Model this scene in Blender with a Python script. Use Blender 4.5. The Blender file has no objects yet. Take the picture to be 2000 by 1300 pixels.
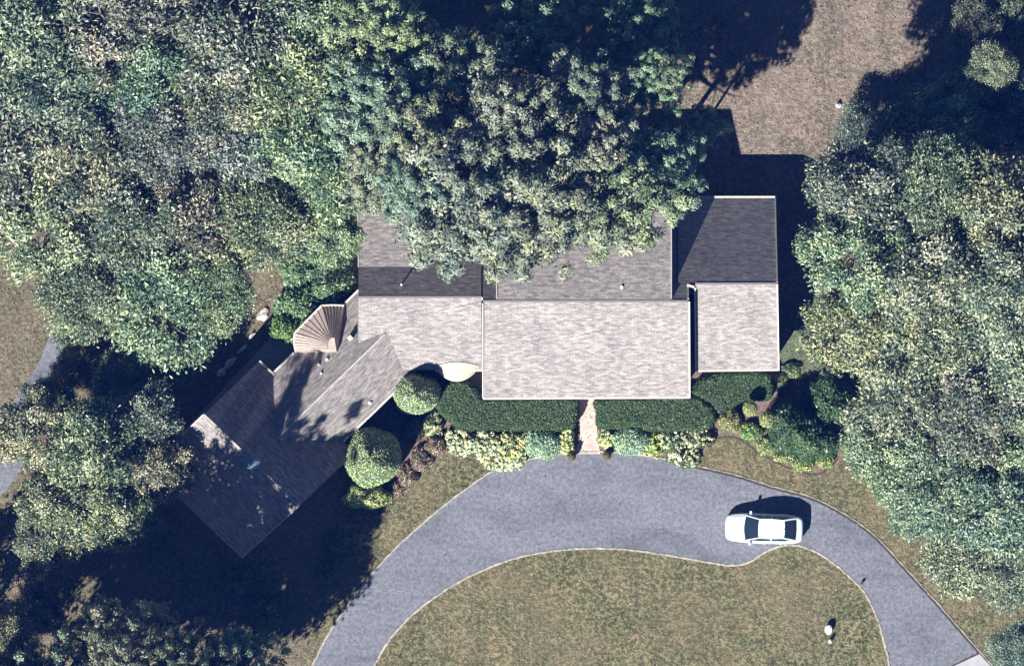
import bpy, bmesh, math, random
import numpy as np
from mathutils import Vector, Matrix
from mathutils.geometry import tessellate_polygon

# ------------------------------------------------------------------ camera, sky, sun
scene = bpy.context.scene
COL = scene.collection
PX = 32.0          # picture units per metre on the ground
CAMZ = 500.0
cam_d = bpy.data.cameras.new('camera'); cam = bpy.data.objects.new('camera', cam_d); COL.objects.link(cam)
cam.location = (0, 0, CAMZ); cam.rotation_euler = (0, 0, 0)
cam_d.sensor_width = 36.0
cam_d.lens = 36.0 * CAMZ / (2000 / PX)
cam_d.clip_start = 10; cam_d.clip_end = 3000
scene.camera = cam
SUN = Vector((-0.634, -0.96, 1.0)).normalized()
ELEV = math.asin(SUN.z); ROT = math.atan2(SUN.x, SUN.y)
w = bpy.data.worlds.new('World'); scene.world = w; w.use_nodes = True
nt = w.node_tree; nt.nodes.clear()
sky = nt.nodes.new('ShaderNodeTexSky'); sky.sky_type = 'NISHITA'; sky.sun_disc = False
sky.sun_elevation = ELEV; sky.sun_rotation = ROT; sky.air_density = 0.55; sky.dust_density = 0.0; sky.ozone_density = 6.0
bg = nt.nodes.new('ShaderNodeBackground'); bg.inputs['Strength'].default_value = 0.05
wo = nt.nodes.new('ShaderNodeOutputWorld')
nt.links.new(sky.outputs[0], bg.inputs[0]); nt.links.new(bg.outputs[0], wo.inputs[0])
sl = bpy.data.lights.new('sun', 'SUN'); sl.energy = 5.0; sl.angle = math.radians(0.5); sl.color = (1.0, 0.965, 0.90)
so = bpy.data.objects.new('sun', sl); COL.objects.link(so)
so.rotation_euler = SUN.to_track_quat('Z', 'Y').to_euler(); so.location = (-60, -90, 95)
scene.view_settings.view_transform = 'Standard'; scene.view_settings.look = 'None'
scene.view_settings.gamma = 1.0; scene.view_settings.exposure = 1.5

# ------------------------------------------------------------------ helpers
def W(x, y, z=0.0):
    k = 1 - z / CAMZ
    return Vector(((x - 1000) / PX * k, (650 - y) / PX * k, z))

def P2(x, y): return ((x - 1000) / PX, (650 - y) / PX)

def tag(o, label=None, cat=None, group=None, kind=None):
    if label: o['label'] = label
    if cat: o['category'] = cat
    if group: o['group'] = group
    if kind: o['kind'] = kind
    return o

def empty(name, loc, rz=0.0, label=None, cat=None, group=None):
    o = bpy.data.objects.new(name, None); COL.objects.link(o)
    o.location = loc; o.rotation_euler = (0, 0, rz); o.empty_display_size = 0.3
    return tag(o, label, cat, group)

def link(name, me, mat=None, parent=None, world=True):
    o = bpy.data.objects.new(name, me); COL.objects.link(o)
    if mat:
        for m in (mat if isinstance(mat, (list, tuple)) else [mat]): me.materials.append(m)
    if parent:
        o.parent = parent
        if world: o.matrix_parent_inverse = pmat(parent).inverted()
    return o

def pmat(o):
    m = Matrix.LocRotScale(o.location, o.rotation_euler, o.scale)
    if o.parent: m = pmat(o.parent) @ o.matrix_parent_inverse @ m
    return m

def mesh_np(name, verts, quads, tint=None, smooth=False):
    """verts Nx3, quads Mx4 (numpy)"""
    me = bpy.data.meshes.new(name)
    nv, nf = len(verts), len(quads)
    me.vertices.add(nv); me.vertices.foreach_set('co', np.asarray(verts, np.float32).ravel())
    me.loops.add(nf * 4); me.loops.foreach_set('vertex_index', np.asarray(quads, np.int32).ravel())
    me.polygons.add(nf)
    me.polygons.foreach_set('loop_start', np.arange(0, nf * 4, 4, dtype=np.int32))
    me.polygons.foreach_set('loop_total', np.full(nf, 4, np.int32))
    me.update(calc_edges=True)
    if tint is not None:
        a = me.attributes.new('tint', 'FLOAT', 'FACE'); a.data.foreach_set('value', np.asarray(tint, np.float32))
    if smooth: me.polygons.foreach_set('use_smooth', np.ones(nf, bool))
    me.validate()
    return me

class MB:
    def __init__(s): s.v = []; s.f = []; s.uv = []
    def face(s, pts, uvs=None):
        b = len(s.v); s.v += [tuple(p) for p in pts]; s.f.append(tuple(range(b, b + len(pts))))
        s.uv.append(uvs if uvs else [(0, 0)] * len(pts))
    def box(s, a, b, M=None):
        (x0, y0, z0), (x1, y1, z1) = a, b
        c = [Vector(p) for p in ((x0,y0,z0),(x1,y0,z0),(x1,y1,z0),(x0,y1,z0),(x0,y0,z1),(x1,y0,z1),(x1,y1,z1),(x0,y1,z1))]
        if M: c = [M @ p for p in c]
        for q in ((0,3,2,1),(4,5,6,7),(0,1,5,4),(1,2,6,5),(2,3,7,6),(3,0,4,7)): s.face([c[i] for i in q])
        return s
    def bar(s, a, b, wd, ht, up=Vector((0, 0, 1))):
        a = Vector(a); b = Vector(b); d = b - a; L = d.length; d.normalize()
        sd = d.cross(up).normalized(); u = sd.cross(d)
        M = Matrix((( d.x, sd.x, u.x, a.x), (d.y, sd.y, u.y, a.y), (d.z, sd.z, u.z, a.z), (0,0,0,1)))
        return s.box((0, -wd/2, -ht/2), (L, wd/2, ht/2), M)
    def tube(s, pts, rad, n=8, cap=True):
        pts = [Vector(p) for p in pts]; rings = []
        for i, p in enumerate(pts):
            d = (pts[min(i+1, len(pts)-1)] - pts[max(i-1, 0)]).normalized()
            a = d.cross(Vector((0.31, 0.95, 0.12))).normalized(); b = d.cross(a)
            rings.append([p + (a * math.cos(t) + b * math.sin(t)) * rad[i] for t in [2*math.pi*k/n for k in range(n)]])
        for i in range(len(rings) - 1):
            for k in range(n):
                s.face([rings[i][k], rings[i][(k+1) % n], rings[i+1][(k+1) % n], rings[i+1][k]])
        if cap:
            s.face(rings[-1]); s.face(rings[0][::-1])
        return s
    def lathe(s, prof, c=(0, 0, 0), n=20, sx=1.0, sy=1.0):
        c = Vector(c)
        R = [[c + Vector((r*sx*math.cos(2*math.pi*k/n), r*sy*math.sin(2*math.pi*k/n), z)) for k in range(n)] for r, z in prof]
        for i in range(len(R) - 1):
            for k in range(n): s.face([R[i][k], R[i][(k+1) % n], R[i+1][(k+1) % n], R[i+1][k]])
        s.face(R[-1]); s.face(R[0][::-1])
        return s
    def poly(s, pts2, z, up=True):
        """flat polygon sheet"""
        P = [Vector((p[0], p[1], z)) for p in pts2]
        for t in tessellate_polygon([P]):
            tri = [P[i] for i in t]
            n = (tri[1]-tri[0]).cross(tri[2]-tri[0])
            if n.z < 0: tri.reverse()
            s.face(tri)
        return s
    def build(s, name, mat, parent=None, merge=True, smooth=False):
        me = bpy.data.meshes.new(name); me.from_pydata(s.v, [], s.f)
        uvl = me.uv_layers.new(name='UVMap'); k = 0
        for u in s.uv:
            for q in u: uvl.data[k].uv = q; k += 1
        if merge:
            bm = bmesh.new(); bm.from_mesh(me); bmesh.ops.remove_doubles(bm, verts=bm.verts, dist=1e-4)
            bmesh.ops.recalc_face_normals(bm, faces=bm.faces) if smooth else None
            bm.to_mesh(me); bm.free()
        if smooth:
            for p in me.polygons: p.use_smooth = True
        return link(name, me, mat, parent)

def smooth_path(pts, k=8, closed=False):
    out = []; n = len(pts)
    rng = range(n if closed else n - 1)
    for i in rng:
        g = (lambda j: pts[j % n]) if closed else (lambda j: pts[max(0, min(n-1, j))])
        p0, p1, p2, p3 = g(i-1), g(i), g(i+1), g(i+2)
        for t in [q / k for q in range(k)]:
            out.append(tuple(0.5*((2*p1[a]) + (-p0[a]+p2[a])*t + (2*p0[a]-5*p1[a]+4*p2[a]-p3[a])*t*t + (-p0[a]+3*p1[a]-3*p2[a]+p3[a])*t**3) for a in (0, 1)))
    if not closed: out.append(tuple(pts[-1]))
    return out

# ------------------------------------------------------------------ materials
def new_mat(name):
    m = bpy.data.materials.new(name); m.use_nodes = True
    n = m.node_tree; b = n.nodes['Principled BSDF']
    return m, n, b
def N(n, t, **kw):
    x = n.nodes.new(t)
    for k, v in kw.items():
        if k in x.inputs: x.inputs[k].default_value = v
        else: setattr(x, k, v)
    return x
def L(n, a, b): n.links.new(a, b)
def ramp(n, stops, src):
    r = n.nodes.new('ShaderNodeValToRGB'); e = r.color_ramp.elements
    while len(e) > 1: e.remove(e[0])
    e[0].position = stops[0][0]; e[0].color = (*stops[0][1], 1)
    for p, c in stops[1:]:
        q = e.new(p); q.color = (*c, 1)
    L(n, src, r.inputs[0]); return r
def mixc(n, a, b, f, mode='MIX'):
    m = n.nodes.new('ShaderNodeMix'); m.data_type = 'RGBA'; m.blend_type = mode
    for sock, v in ((m.inputs[6], a), (m.inputs[7], b), (m.inputs[0], f)):
        if hasattr(v, 'links') or hasattr(v, 'is_linked'): L(n, v, sock)
        elif isinstance(v, (int, float)): sock.default_value = v
        else: sock.default_value = (*v, 1)
    return m.outputs[2]
def pos(n): return n.nodes.new('ShaderNodeNewGeometry').outputs['Position']
def mapping(n, src, scale=(1,1,1), rot=(0,0,0)):
    m = n.nodes.new('ShaderNodeMapping'); m.inputs['Scale'].default_value = scale; m.inputs['Rotation'].default_value = rot
    L(n, src, m.inputs[0]); return m.outputs[0]
def noise(n, src, scale, detail=4, rough=0.6, dist=0.0):
    t = n.nodes.new('ShaderNodeTexNoise'); t.inputs['Scale'].default_value = scale; t.inputs['Detail'].default_value = detail
    t.inputs['Roughness'].default_value = rough; t.inputs['Distortion'].default_value = dist
    L(n, src, t.inputs['Vector']); return t.outputs['Fac']
def bump(n, b, src, strength=0.5, dist=0.05):
    u = n.nodes.new('ShaderNodeBump'); u.inputs['Strength'].default_value = strength; u.inputs['Distance'].default_value = dist
    L(n, src, u.inputs['Height']); L(n, u.outputs[0], b.inputs['Normal'])

def plain(name, col, rough=0.7, metal=0.0, var=0.15, scale=3.0):
    m, n, b = new_mat(name)
    f = noise(n, pos(n), scale, 5, 0.65)
    r = ramp(n, [(0.3, tuple(c*(1-var) for c in col)), (0.7, tuple(min(1, c*(1+var)) for c in col))], f)
    L(n, r.outputs[0], b.inputs['Base Color']); b.inputs['Roughness'].default_value = rough; b.inputs['Metallic'].default_value = metal
    return m

def grass_mat(name, dark, mid, light, tan, stripe=None):
    m, n, b = new_mat(name); p = pos(n)
    f1 = noise(n, p, 0.22, 5, 0.6); f2 = noise(n, p, 1.3, 6, 0.8, 0.5); f3 = noise(n, p, 3.6, 2, 0.95)
    a = ramp(n, [(0.41, dark), (0.5, mid), (0.59, light)], f3).outputs[0]
    c = ramp(n, [(0.38, dark), (0.5, mid), (0.60, tan)], f2).outputs[0]
    mx = mixc(n, a, c, 0.4)
    mx = mixc(n, mx, ramp(n, [(0.38, (0.82,0.90,0.80)), (0.62, (1.14,1.08,1.05))], noise(n, p, 0.55, 4, 0.6)).outputs[0], 1.0, 'MULTIPLY')
    big = ramp(n, [(0.38, (0,0,0)), (0.62, (1,1,1))], f1).outputs[0]
    mx = mixc(n, mx, mixc(n, mx, tan, 0.45), big)
    if stripe:
        v = mapping(n, p, (0.8, 0.12, 1), (0, 0, stripe))
        f4 = noise(n, v, 1.0, 3, 0.5)
        mx = mixc(n, mx, ramp(n, [(0.35, (0.86,0.88,0.87)), (0.65, (1.08,1.07,1.06))], f4).outputs[0], 1.0, 'MULTIPLY')
    L(n, mx, b.inputs['Base Color']); b.inputs['Roughness'].default_value = 0.95; b.inputs['Specular IOR Level'].default_value = 0.1
    bump(n, b, f3, 1.0, 0.10)
    return m

def shingle_mat(name, base, warm):
    m, n, b = new_mat(name)
    uv = n.nodes.new('ShaderNodeUVMap').outputs[0]
    br = n.nodes.new('ShaderNodeTexBrick'); L(n, uv, br.inputs['Vector'])
    br.inputs['Scale'].default_value = 1.0; br.inputs['Brick Width'].default_value = 0.34; br.inputs['Row Height'].default_value = 0.15
    br.inputs['Mortar Size'].default_value = 0.008; br.inputs['Bias'].default_value = 0.0
    br.inputs['Color1'].default_value = (0.72,0.72,0.74,1); br.inputs['Color2'].default_value = (1.2,1.17,1.15,1); br.inputs['Mortar'].default_value = (0.62,0.62,0.64,1)
    f = noise(n, mapping(n, uv, (0.9, 3.2, 1)), 1.8, 6, 0.75)
    c = ramp(n, [(0.34, tuple(x*0.60 for x in base)), (0.47, base), (0.56, warm), (0.68, tuple(min(1, x*1.25) for x in warm))], f).outputs[0]
    c = mixc(n, c, br.outputs[0], 0.75, 'MULTIPLY')
    g = noise(n, uv, 0.35, 4, 0.6)
    c = mixc(n, c, ramp(n, [(0.35, (0.88,0.88,0.9)), (0.65, (1.08,1.06,1.05))], g).outputs[0], 1.0, 'MULTIPLY')
    st = noise(n, mapping(n, uv, (2.2, 0.25, 1)), 1.0, 4, 0.7)
    c = mixc(n, c, ramp(n, [(0.35, (0.90,0.90,0.92)), (0.65, (1.05,1.04,1.03))], st).outputs[0], 1.0, 'MULTIPLY')
    h = noise(n, uv, 9.0, 3, 0.85)
    c = mixc(n, c, ramp(n, [(0.35, (0.78,0.78,0.78)), (0.65, (1.2,1.2,1.2))], h).outputs[0], 1.0, 'MULTIPLY')
    L(n, c, b.inputs['Base Color']); b.inputs['Roughness'].default_value = 0.92; b.inputs['Specular IOR Level'].default_value = 0.15
    bump(n, b, br.outputs['Fac'], 0.35, 0.02)
    return m

def leaf_mat(name, stops, trans=0.18, rough=0.55):
    """stops over the per-leaf tint attribute; whole plant tone from the object colour"""
    m, n, b = new_mat(name)
    at = n.nodes.new('ShaderNodeAttribute'); at.attribute_name = 'tint'
    c = ramp(n, stops, at.outputs['Fac']).outputs[0]
    pf = noise(n, pos(n), 0.7, 3, 0.6)
    c = mixc(n, c, ramp(n, [(0.35, (0.82,0.93,0.98)), (0.65, (1.12,1.10,0.96))], pf).outputs[0], 1.0, 'MULTIPLY')
    oi = n.nodes.new('ShaderNodeObjectInfo')
    c = mixc(n, c, oi.outputs['Color'], 1.0, 'MULTIPLY')
    L(n, c, b.inputs['Base Color']); b.inputs['Roughness'].default_value = rough; b.inputs['Specular IOR Level'].default_value = 0.25
    tr = n.nodes.new('ShaderNodeBsdfTranslucent'); L(n, c, tr.inputs[0])
    ms = n.nodes.new('ShaderNodeMixShader'); ms.inputs[0].default_value = trans
    L(n, b.outputs[0], ms.inputs[1]); L(n, tr.outputs[0], ms.inputs[2])
    L(n, ms.outputs[0], n.nodes['Material Output'].inputs[0])
    return m

M = {}
M['lawn'] = grass_mat('lawn_grass', (0.028,0.028,0.014), (0.083,0.082,0.044), (0.195,0.190,0.113), (0.145,0.112,0.072), stripe=-1.25)
M['ground'] = grass_mat('rough_grass', (0.04,0.034,0.022), (0.09,0.080,0.054), (0.18,0.16,0.115), (0.15,0.125,0.09))
M['backlawn'] = grass_mat('dry_grass', (0.05,0.040,0.032), (0.115,0.094,0.080), (0.21,0.178,0.150), (0.20,0.155,0.130), stripe=0.02)
M['greengrass'] = grass_mat('green_grass', (0.03,0.042,0.024), (0.068,0.088,0.052), (0.12,0.145,0.095), (0.12,0.12,0.08))
M['mulch'] = plain('mulch', (0.12,0.085,0.07), 0.95, 0, 0.55, 7)
m, n, b = new_mat('asphalt'); p = pos(n)
f = noise(n, p, 4.5, 3, 0.9); g = noise(n, mapping(n, p, (0.3, 1.0, 1), (0,0,0.15)), 0.6, 6, 0.65, 0.8)
c = mixc(n, ramp(n, [(0.38, (0.072,0.078,0.092)), (0.62, (0.142,0.144,0.165))], f).outputs[0], ramp(n, [(0.33, (0.68,0.70,0.74)), (0.47, (0.95,0.96,0.97)), (0.65, (1.14,1.13,1.15))], g).outputs[0], 1.0, 'MULTIPLY')
L(n, c, b.inputs['Base Color']); b.inputs['Roughness'].default_value = 0.9; bump(n, b, f, 0.5, 0.03); M['asphalt'] = m
M['kerb'] = plain('granite_kerb', (0.25,0.23,0.19), 0.9, 0, 0.5, 3)
M['kerb2'] = plain('weathered_edging', (0.20,0.18,0.14), 0.9, 0, 0.5, 2.5)
M['concrete'] = plain('concrete', (0.27,0.26,0.28), 0.9, 0, 0.15, 3)
M['soil'] = plain('damp_soil', (0.035,0.03,0.026), 1.0, 0, 0.5, 5)
m, n, b = new_mat('brick_paving'); p = pos(n)
br = n.nodes.new('ShaderNodeTexBrick'); L(n, p, br.inputs['Vector']); br.inputs['Scale'].default_value = 1; br.inputs['Brick Width'].default_value = 0.22; br.inputs['Row Height'].default_value = 0.11; br.inputs['Mortar Size'].default_value = 0.008
br.inputs['Color1'].default_value = (0.52,0.36,0.31,1); br.inputs['Color2'].default_value = (0.38,0.25,0.21,1); br.inputs['Mortar'].default_value = (0.42,0.37,0.33,1)
L(n, mixc(n, br.outputs[0], ramp(n, [(0.3,(0.8,0.8,0.8)),(0.7,(1.15,1.15,1.15))], noise(n, p, 2, 4)).outputs[0], 1.0, 'MULTIPLY'), b.inputs['Base Color']); b.inputs['Roughness'].default_value = 0.9; M['brick'] = m
M['shingle'] = shingle_mat('asphalt_shingle', (0.192,0.184,0.178), (0.268,0.246,0.230))
M['cap'] = plain('ridge_shingle', (0.30,0.27,0.25), 0.9, 0, 0.25, 4)
M['trim'] = plain('white_trim', (0.40,0.37,0.32), 0.6, 0, 0.12, 5)
M['siding'] = plain('clapboard', (0.42,0.40,0.36), 0.8, 0, 0.1, 2)
M['copper'] = plain('pale_metal_roof', (0.33,0.27,0.235), 0.55, 0.0, 0.2, 4)
M['cream'] = plain('cream_metal', (0.31,0.28,0.22), 0.6, 0.0, 0.06, 6)
M['verdigris'] = plain('verdigris', (0.10,0.16,0.20), 0.6, 0.0, 0.2, 4)
M['glass'] = plain('window_glass', (0.02,0.03,0.035), 0.08, 0, 0.2, 1)
M['darkvoid'] = plain('flue_black', (0.01,0.01,0.01), 0.9, 0, 0.2, 4)
M['chimney'] = plain('chimney_brick', (0.30,0.16,0.12), 0.9, 0, 0.4, 8)
M['white'] = plain('white_paint', (0.8,0.8,0.78), 0.5, 0, 0.05, 3)
M['door'] = plain('door_paint', (0.10,0.04,0.03), 0.5, 0, 0.1, 3)
M['stone'] = plain('pale_stone', (0.42,0.38,0.36), 0.9, 0, 0.3, 5)
M['terracotta'] = plain('terracotta', (0.30,0.13,0.08), 0.85, 0, 0.25, 5)
M['bark'] = plain('bark', (0.15,0.125,0.105), 0.95, 0, 0.4, 6)
M['core'] = plain('inner_foliage', (0.04,0.06,0.03), 1.0, 0, 0.3, 4)
M['leaf'] = leaf_mat('broad_leaf', [(0.0,(0.030,0.052,0.042)), (0.35,(0.088,0.118,0.080)), (0.65,(0.22,0.245,0.168)), (0.86,(0.39,0.41,0.295)), (0.97,(0.43,0.42,0.31)), (1.0,(0.42,0.38,0.30))], 0.12)
M['needle'] = leaf_mat('pine_needle', [(0.0,(0.045,0.065,0.05)), (0.4,(0.135,0.170,0.125)), (0.8,(0.26,0.295,0.215)), (1.0,(0.34,0.36,0.27))], 0.08)
M['clip'] = leaf_mat('clipped_leaf', [(0.0,(0.03,0.05,0.026)), (0.5,(0.10,0.135,0.072)), (0.9,(0.19,0.22,0.13)), (1.0,(0.34,0.35,0.25))], 0.08)
M['petal'] = leaf_mat('flower_petal', [(0.0,(0.22,0.24,0.14)), (0.4,(0.40,0.42,0.25)), (1.0,(0.62,0.60,0.42))], 0.15, 0.7)
m, n, b = new_mat('car_paint'); b.inputs['Base Color'].default_value = (0.60,0.70,0.73,1); b.inputs['Roughness'].default_value = 0.3; b.inputs['Coat Weight'].default_value = 0.6
L(n, ramp(n, [(0.3,(0.47,0.58,0.62)),(0.7,(0.52,0.62,0.66))], noise(n, pos(n), 1.5, 3)).outputs[0], b.inputs['Base Color']); M['paint'] = m
m, n, b = new_mat('car_glass'); b.inputs['Base Color'].default_value = (0.012,0.02,0.03,1); b.inputs['Roughness'].default_value = 0.08; M['cglass'] = m
M['rubber'] = plain('rubber', (0.02,0.02,0.02), 0.8, 0, 0.2, 6)
M['seam'] = plain('panel_gap', (0.12,0.13,0.14), 0.8, 0, 0.1, 6)
M['rim'] = plain('alloy', (0.4,0.4,0.42), 0.3, 0.9, 0.1, 6)
M['lampred'] = plain('red_lens', (0.35,0.02,0.02), 0.2, 0, 0.1, 6)
M['lampclear'] = plain('clear_lens', (0.6,0.62,0.65), 0.1, 0, 0.1, 6)

# ------------------------------------------------------------------ setting: ground, drive, paths
def sheet(name, pts, z, mat, px=True, smooth=0, kind='structure'):
    q = [P2(*p) for p in pts] if px else pts
    if smooth: q = smooth_path(q, smooth, True)
    o = MB().poly(q, z).build(name, mat); o['kind'] = kind; return o
sheet('ground', [(-6000,-6000),(8000,-6000),(8000,8000),(-6000,8000)], 0, M['ground'])
sheet('back_lawn', [(1300,-400),(2100,-400),(2100,-40),(1900,150),(1700,330),(1560,360),(1500,400),(1300,400)], 0.012, M['backlawn'])
outer = [(560,1420),(583,1360),(612,1298),(645,1235),(695,1162),(765,1080),(850,1003),(915,953),(975,915),(1050,895),(1140,884),(1220,886),(1300,898),(1368,913),(1440,930),(1510,952),(1580,971),(1640,1000),(1705,1045),(1765,1108),(1835,1185),(1912,1273),(1990,1360)]
inner = [(672,1420),(700,1360),(728,1302),(758,1250),(800,1203),(855,1160),(920,1122),(1000,1090),(1080,1074),(1150,1069),(1220,1071),(1290,1080),(1360,1092),(1425,1102),(1462,1096),(1500,1073),(1540,1062),(1580,1070),(1620,1092),(1660,1125),(1692,1160),(1716,1212),(1730,1262),(1738,1302),(1745,1420)]
O = smooth_path([P2(*p) for p in outer], 8); I = smooth_path([P2(*p) for p in inner], 8)
sheet('driveway', O + I[::-1], 0.020, M['asphalt'], px=False)
sheet('lawn', I + [P2(1745,1500), P2(672,1500)], 0.030, M['lawn'], px=False)
vg = [(0,(1300,893))]
sheet('verge_lawn', [(1362,913),(1440,930),(1510,952),(1580,971),(1640,1000),(1705,1045),(1765,1108),(1835,1185),(1912,1273),(1990,1360),(2100,1300),(2000,1150),(1850,1100),(1720,960),(1640,905),(1600,925),(1540,905),(1470,862),(1420,845),(1370,870)], 0.014, M['lawn'])
sheet('entry_lawn', [(612,1298),(645,1235),(695,1162),(765,1080),(850,1003),(915,953),(955,922),(930,885),(895,870),(840,905),(790,950),(740,1000),(690,1020),(640,1100),(600,1250)], 0.014, M['lawn'])
def kerb(name, path, off, wd, z0, z1, mat, i0=0, i1=None):
    pts = path[i0:i1]; mb = MB(); Lf = []; Rt = []
    for i, p in enumerate(pts):
        a = Vector(pts[max(0, i-1)]); b_ = Vector(pts[min(len(pts)-1, i+1)]); d = (b_-a).normalized(); nn = Vector((-d.y, d.x))
        j_ = 0.018*math.sin(i*2.3) + 0.012*math.sin(i*5.1+1); k_ = 0.015*math.sin(i*3.7+2)
        Lf.append(Vector(p) + nn*(off+wd/2+j_)); Rt.append(Vector(p) + nn*(off-wd/2+k_))
    for i in range(len(pts)-1):
        A, B, C, D = Rt[i], Rt[i+1], Lf[i+1], Lf[i]
        mb.face([(*A, z1), (*B, z1), (*C, z1), (*D, z1)])
        mb.face([(*A, z0), (*B, z0), (*B, z1), (*A, z1)]); mb.face([(*D, z1), (*C, z1), (*C, z0), (*D, z0)])
    o = mb.build(name, mat); o['kind'] = 'structure'; return o
kerb('kerb', O, 0.05, 0.10, 0, 0.05, M['kerb'], 0, 8*12+1)
kerb('kerb', O, 0.07, 0.08, 0, 0.05, M['kerb2'], 8*12)
kerb('kerb', I, -0.05, 0.115, 0, 0.05, M['kerb'])
kerb('gutter_joint', O, -0.04, 0.13, 0.02, 0.026, M['soil'], 8*12, 8*22)
sheet('concrete_apron', [(1858,1302),(1912,1275),(1990,1360),(1990,1430),(1745,1430),(1743,1360)], 0.028, M['concrete'])
kerb('apron_joint', [P2(1856,1302), P2(1914,1274)], 0, 0.09, 0.028, 0.034, M['soil'])
sheet('brick_path', [(1128,760),(1172,760),(1167,800),(1166,840),(1172,886),(1122,886),(1134,850),(1131,800)], 0.034, M['brick'])
sheet('planting_bed', [(1345,700),(1520,720),(1540,700),(1575,690),(1585,715),(1555,745),(1520,770),(1640,860),(1640,905),(1600,928),(1540,908),(1470,864),(1415,850),(1340,880),(1300,898),(1220,886),(1140,884),(1050,895),(975,915),(925,900),(885,880),(840,905),(790,950),(765,960),(720,930),(790,800),(860,730),(1345,740)], 0.008, M['mulch'])
kerb('bed_edging', smooth_path([P2(*p) for p in [(1385,862),(1415,853),(1445,858),(1480,882),(1520,905),(1560,920),(1595,926),(1620,912),(1638,893)]], 8), 0, 0.09, 0.01, 0.03, M['soil'])
sheet('side_path', [(108,600),(158,640),(132,672),(60,790),(36,860),(45,910),(10,960),(-60,1010),(-60,900),(0,830),(22,790),(75,710),(95,660)], 0.016, M['asphalt'])
sheet('side_grass', [(1518,745),(1518,600),(1600,560),(1604,715),(1560,750),(1530,768)], 0.018, M['greengrass'])
sheet('terrace', [(350,850),(500,690),(560,620),(620,560),(690,600),(560,740),(420,870)], 0.014, M['concrete'])

# fallen leaves: countless, one object
rs = np.random.RandomState(5)
def leaf_quads(Pt, Nn, Ln, Wd, rs, axis=None, axw=0.0):
    n_ = len(Pt); r = rs.normal(size=(n_, 3))
    if axis is not None: r = r*(1-axw) + axis*axw*2
    a = np.cross(np.cross(Nn, r), Nn); a /= np.linalg.norm(a, axis=1)[:, None] + 1e-9
    b_ = np.cross(Nn, a)
    a = a * (np.atleast_1d(Ln)[:, None] / 2); b_ = b_ * (np.atleast_1d(Wd)[:, None] / 2)
    V = np.empty((n_, 4, 3)); V[:, 0] = Pt - a; V[:, 1] = Pt - b_ + a*0.15; V[:, 2] = Pt + a; V[:, 3] = Pt + b_ + a*0.15
    return V.reshape(-1, 3), np.arange(n_*4).reshape(-1, 4)
def unit(v): return v / (np.linalg.norm(v, axis=1)[:, None] + 1e-9)
def in_poly(x, y, poly):
    ins = np.zeros(len(x), bool); j = len(poly)-1
    for i in range(len(poly)):
        xi, yi = poly[i]; xj, yj = poly[j]
        c = ((yi > y) != (yj > y)) & (x < (xj-xi)*(y-yi)/(yj-yi+1e-12)+xi)
        ins ^= c; j = i
    return ins
nl = 26000
x = rs.uniform(-32, 32, nl); y = rs.uniform(-22, 21, nl)
drive = O + I[::-1]
spth = [P2(*p) for p in [(108,600),(158,640),(132,672),(60,790),(36,860),(45,910),(10,960),(-60,1010),(-60,900),(0,830),(22,790),(75,710),(95,660)]]
keep = (~in_poly(x, y, drive) & ~in_poly(x, y, spth)) | (rs.rand(nl) < 0.025)
x = x[keep]; y = y[keep]; k_ = len(x)
Pt = np.stack([x, y, np.full(k_, 0.06)], 1); Nn = unit(np.stack([rs.normal(0,.35,k_), rs.normal(0,.35,k_), np.ones(k_)], 1))
V, F = leaf_quads(Pt, Nn, rs.uniform(0.07,0.15,k_), rs.uniform(0.04,0.09,k_), rs)
M['litter'] = leaf_mat('dry_leaf', [(0.0,(0.04,0.035,0.022)), (0.5,(0.16,0.12,0.075)), (0.9,(0.28,0.23,0.15)), (1.0,(0.36,0.34,0.2))], 0.1, 0.8)
o = link('fallen_leaves', mesh_np('fallen_leaves', V, F, rs.rand(k_)**1.3), M['litter'])
tag(o, 'brown fallen leaves scattered over the lawns', 'fallen leaves', kind='stuff')

# ------------------------------------------------------------------ foliage generators
def crown_broad(R, H, seed, nb=84, per=230, Ls=0.34, Ws=0.135):
    rs = np.random.RandomState(seed)
    u = unit(rs.normal(size=(nb, 3))); u[:, 2] = np.abs(u[:, 2])*1.1 - 0.25; u = unit(u)
    lob = 1 + 0.16*np.sin(3*np.arctan2(u[:,1], u[:,0]) + seed) + 0.10*np.sin(5*np.arctan2(u[:,1], u[:,0]) + 2.1*seed)
    rr = rs.uniform(0.35, 0.86, nb)**0.7
    C = u * rr[:, None] * lob[:, None] * np.array([R, R, H*0.75]) + np.array([0, 0, H*0.42])
    br = rs.uniform(0.17, 0.27, nb) * R
    Pt = []; Nn = []; T = []
    for i in range(nb):
        k = int(per * (br[i] / (0.22*R))**2)
        d = unit(rs.normal(size=(k, 3))); d[:, 2] = np.where(d[:, 2] < -0.35, -d[:, 2], d[:, 2])
        rad = br[i] * (1 - 0.45*rs.rand(k)**2) * (1 + 0.25*rs.normal(size=k).clip(-1, 1.6))
        Pt.append(C[i] + d*rad[:, None]*np.array([1, 1, 0.8]))
        Nn.append(unit(d*0.55 + rs.normal(size=(k, 3))*0.8 + np.array([0, 0, 0.2])))
        T.append((0.45 + 0.15*rs.normal() + 0.30*rs.normal(size=k)).clip(0, 1))
    Pt = np.concatenate(Pt); Nn = np.concatenate(Nn); T = np.concatenate(T); k = len(Pt)
    out = unit(Pt - np.array([0, 0, H*0.3]))
    V, F = leaf_quads(Pt, Nn, rs.uniform(0.6, 1.35, k)*Ls, rs.uniform(0.6, 1.3, k)*Ws, rs, out, 0.45)
    return mesh_np('crown', V, F, T)

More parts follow.
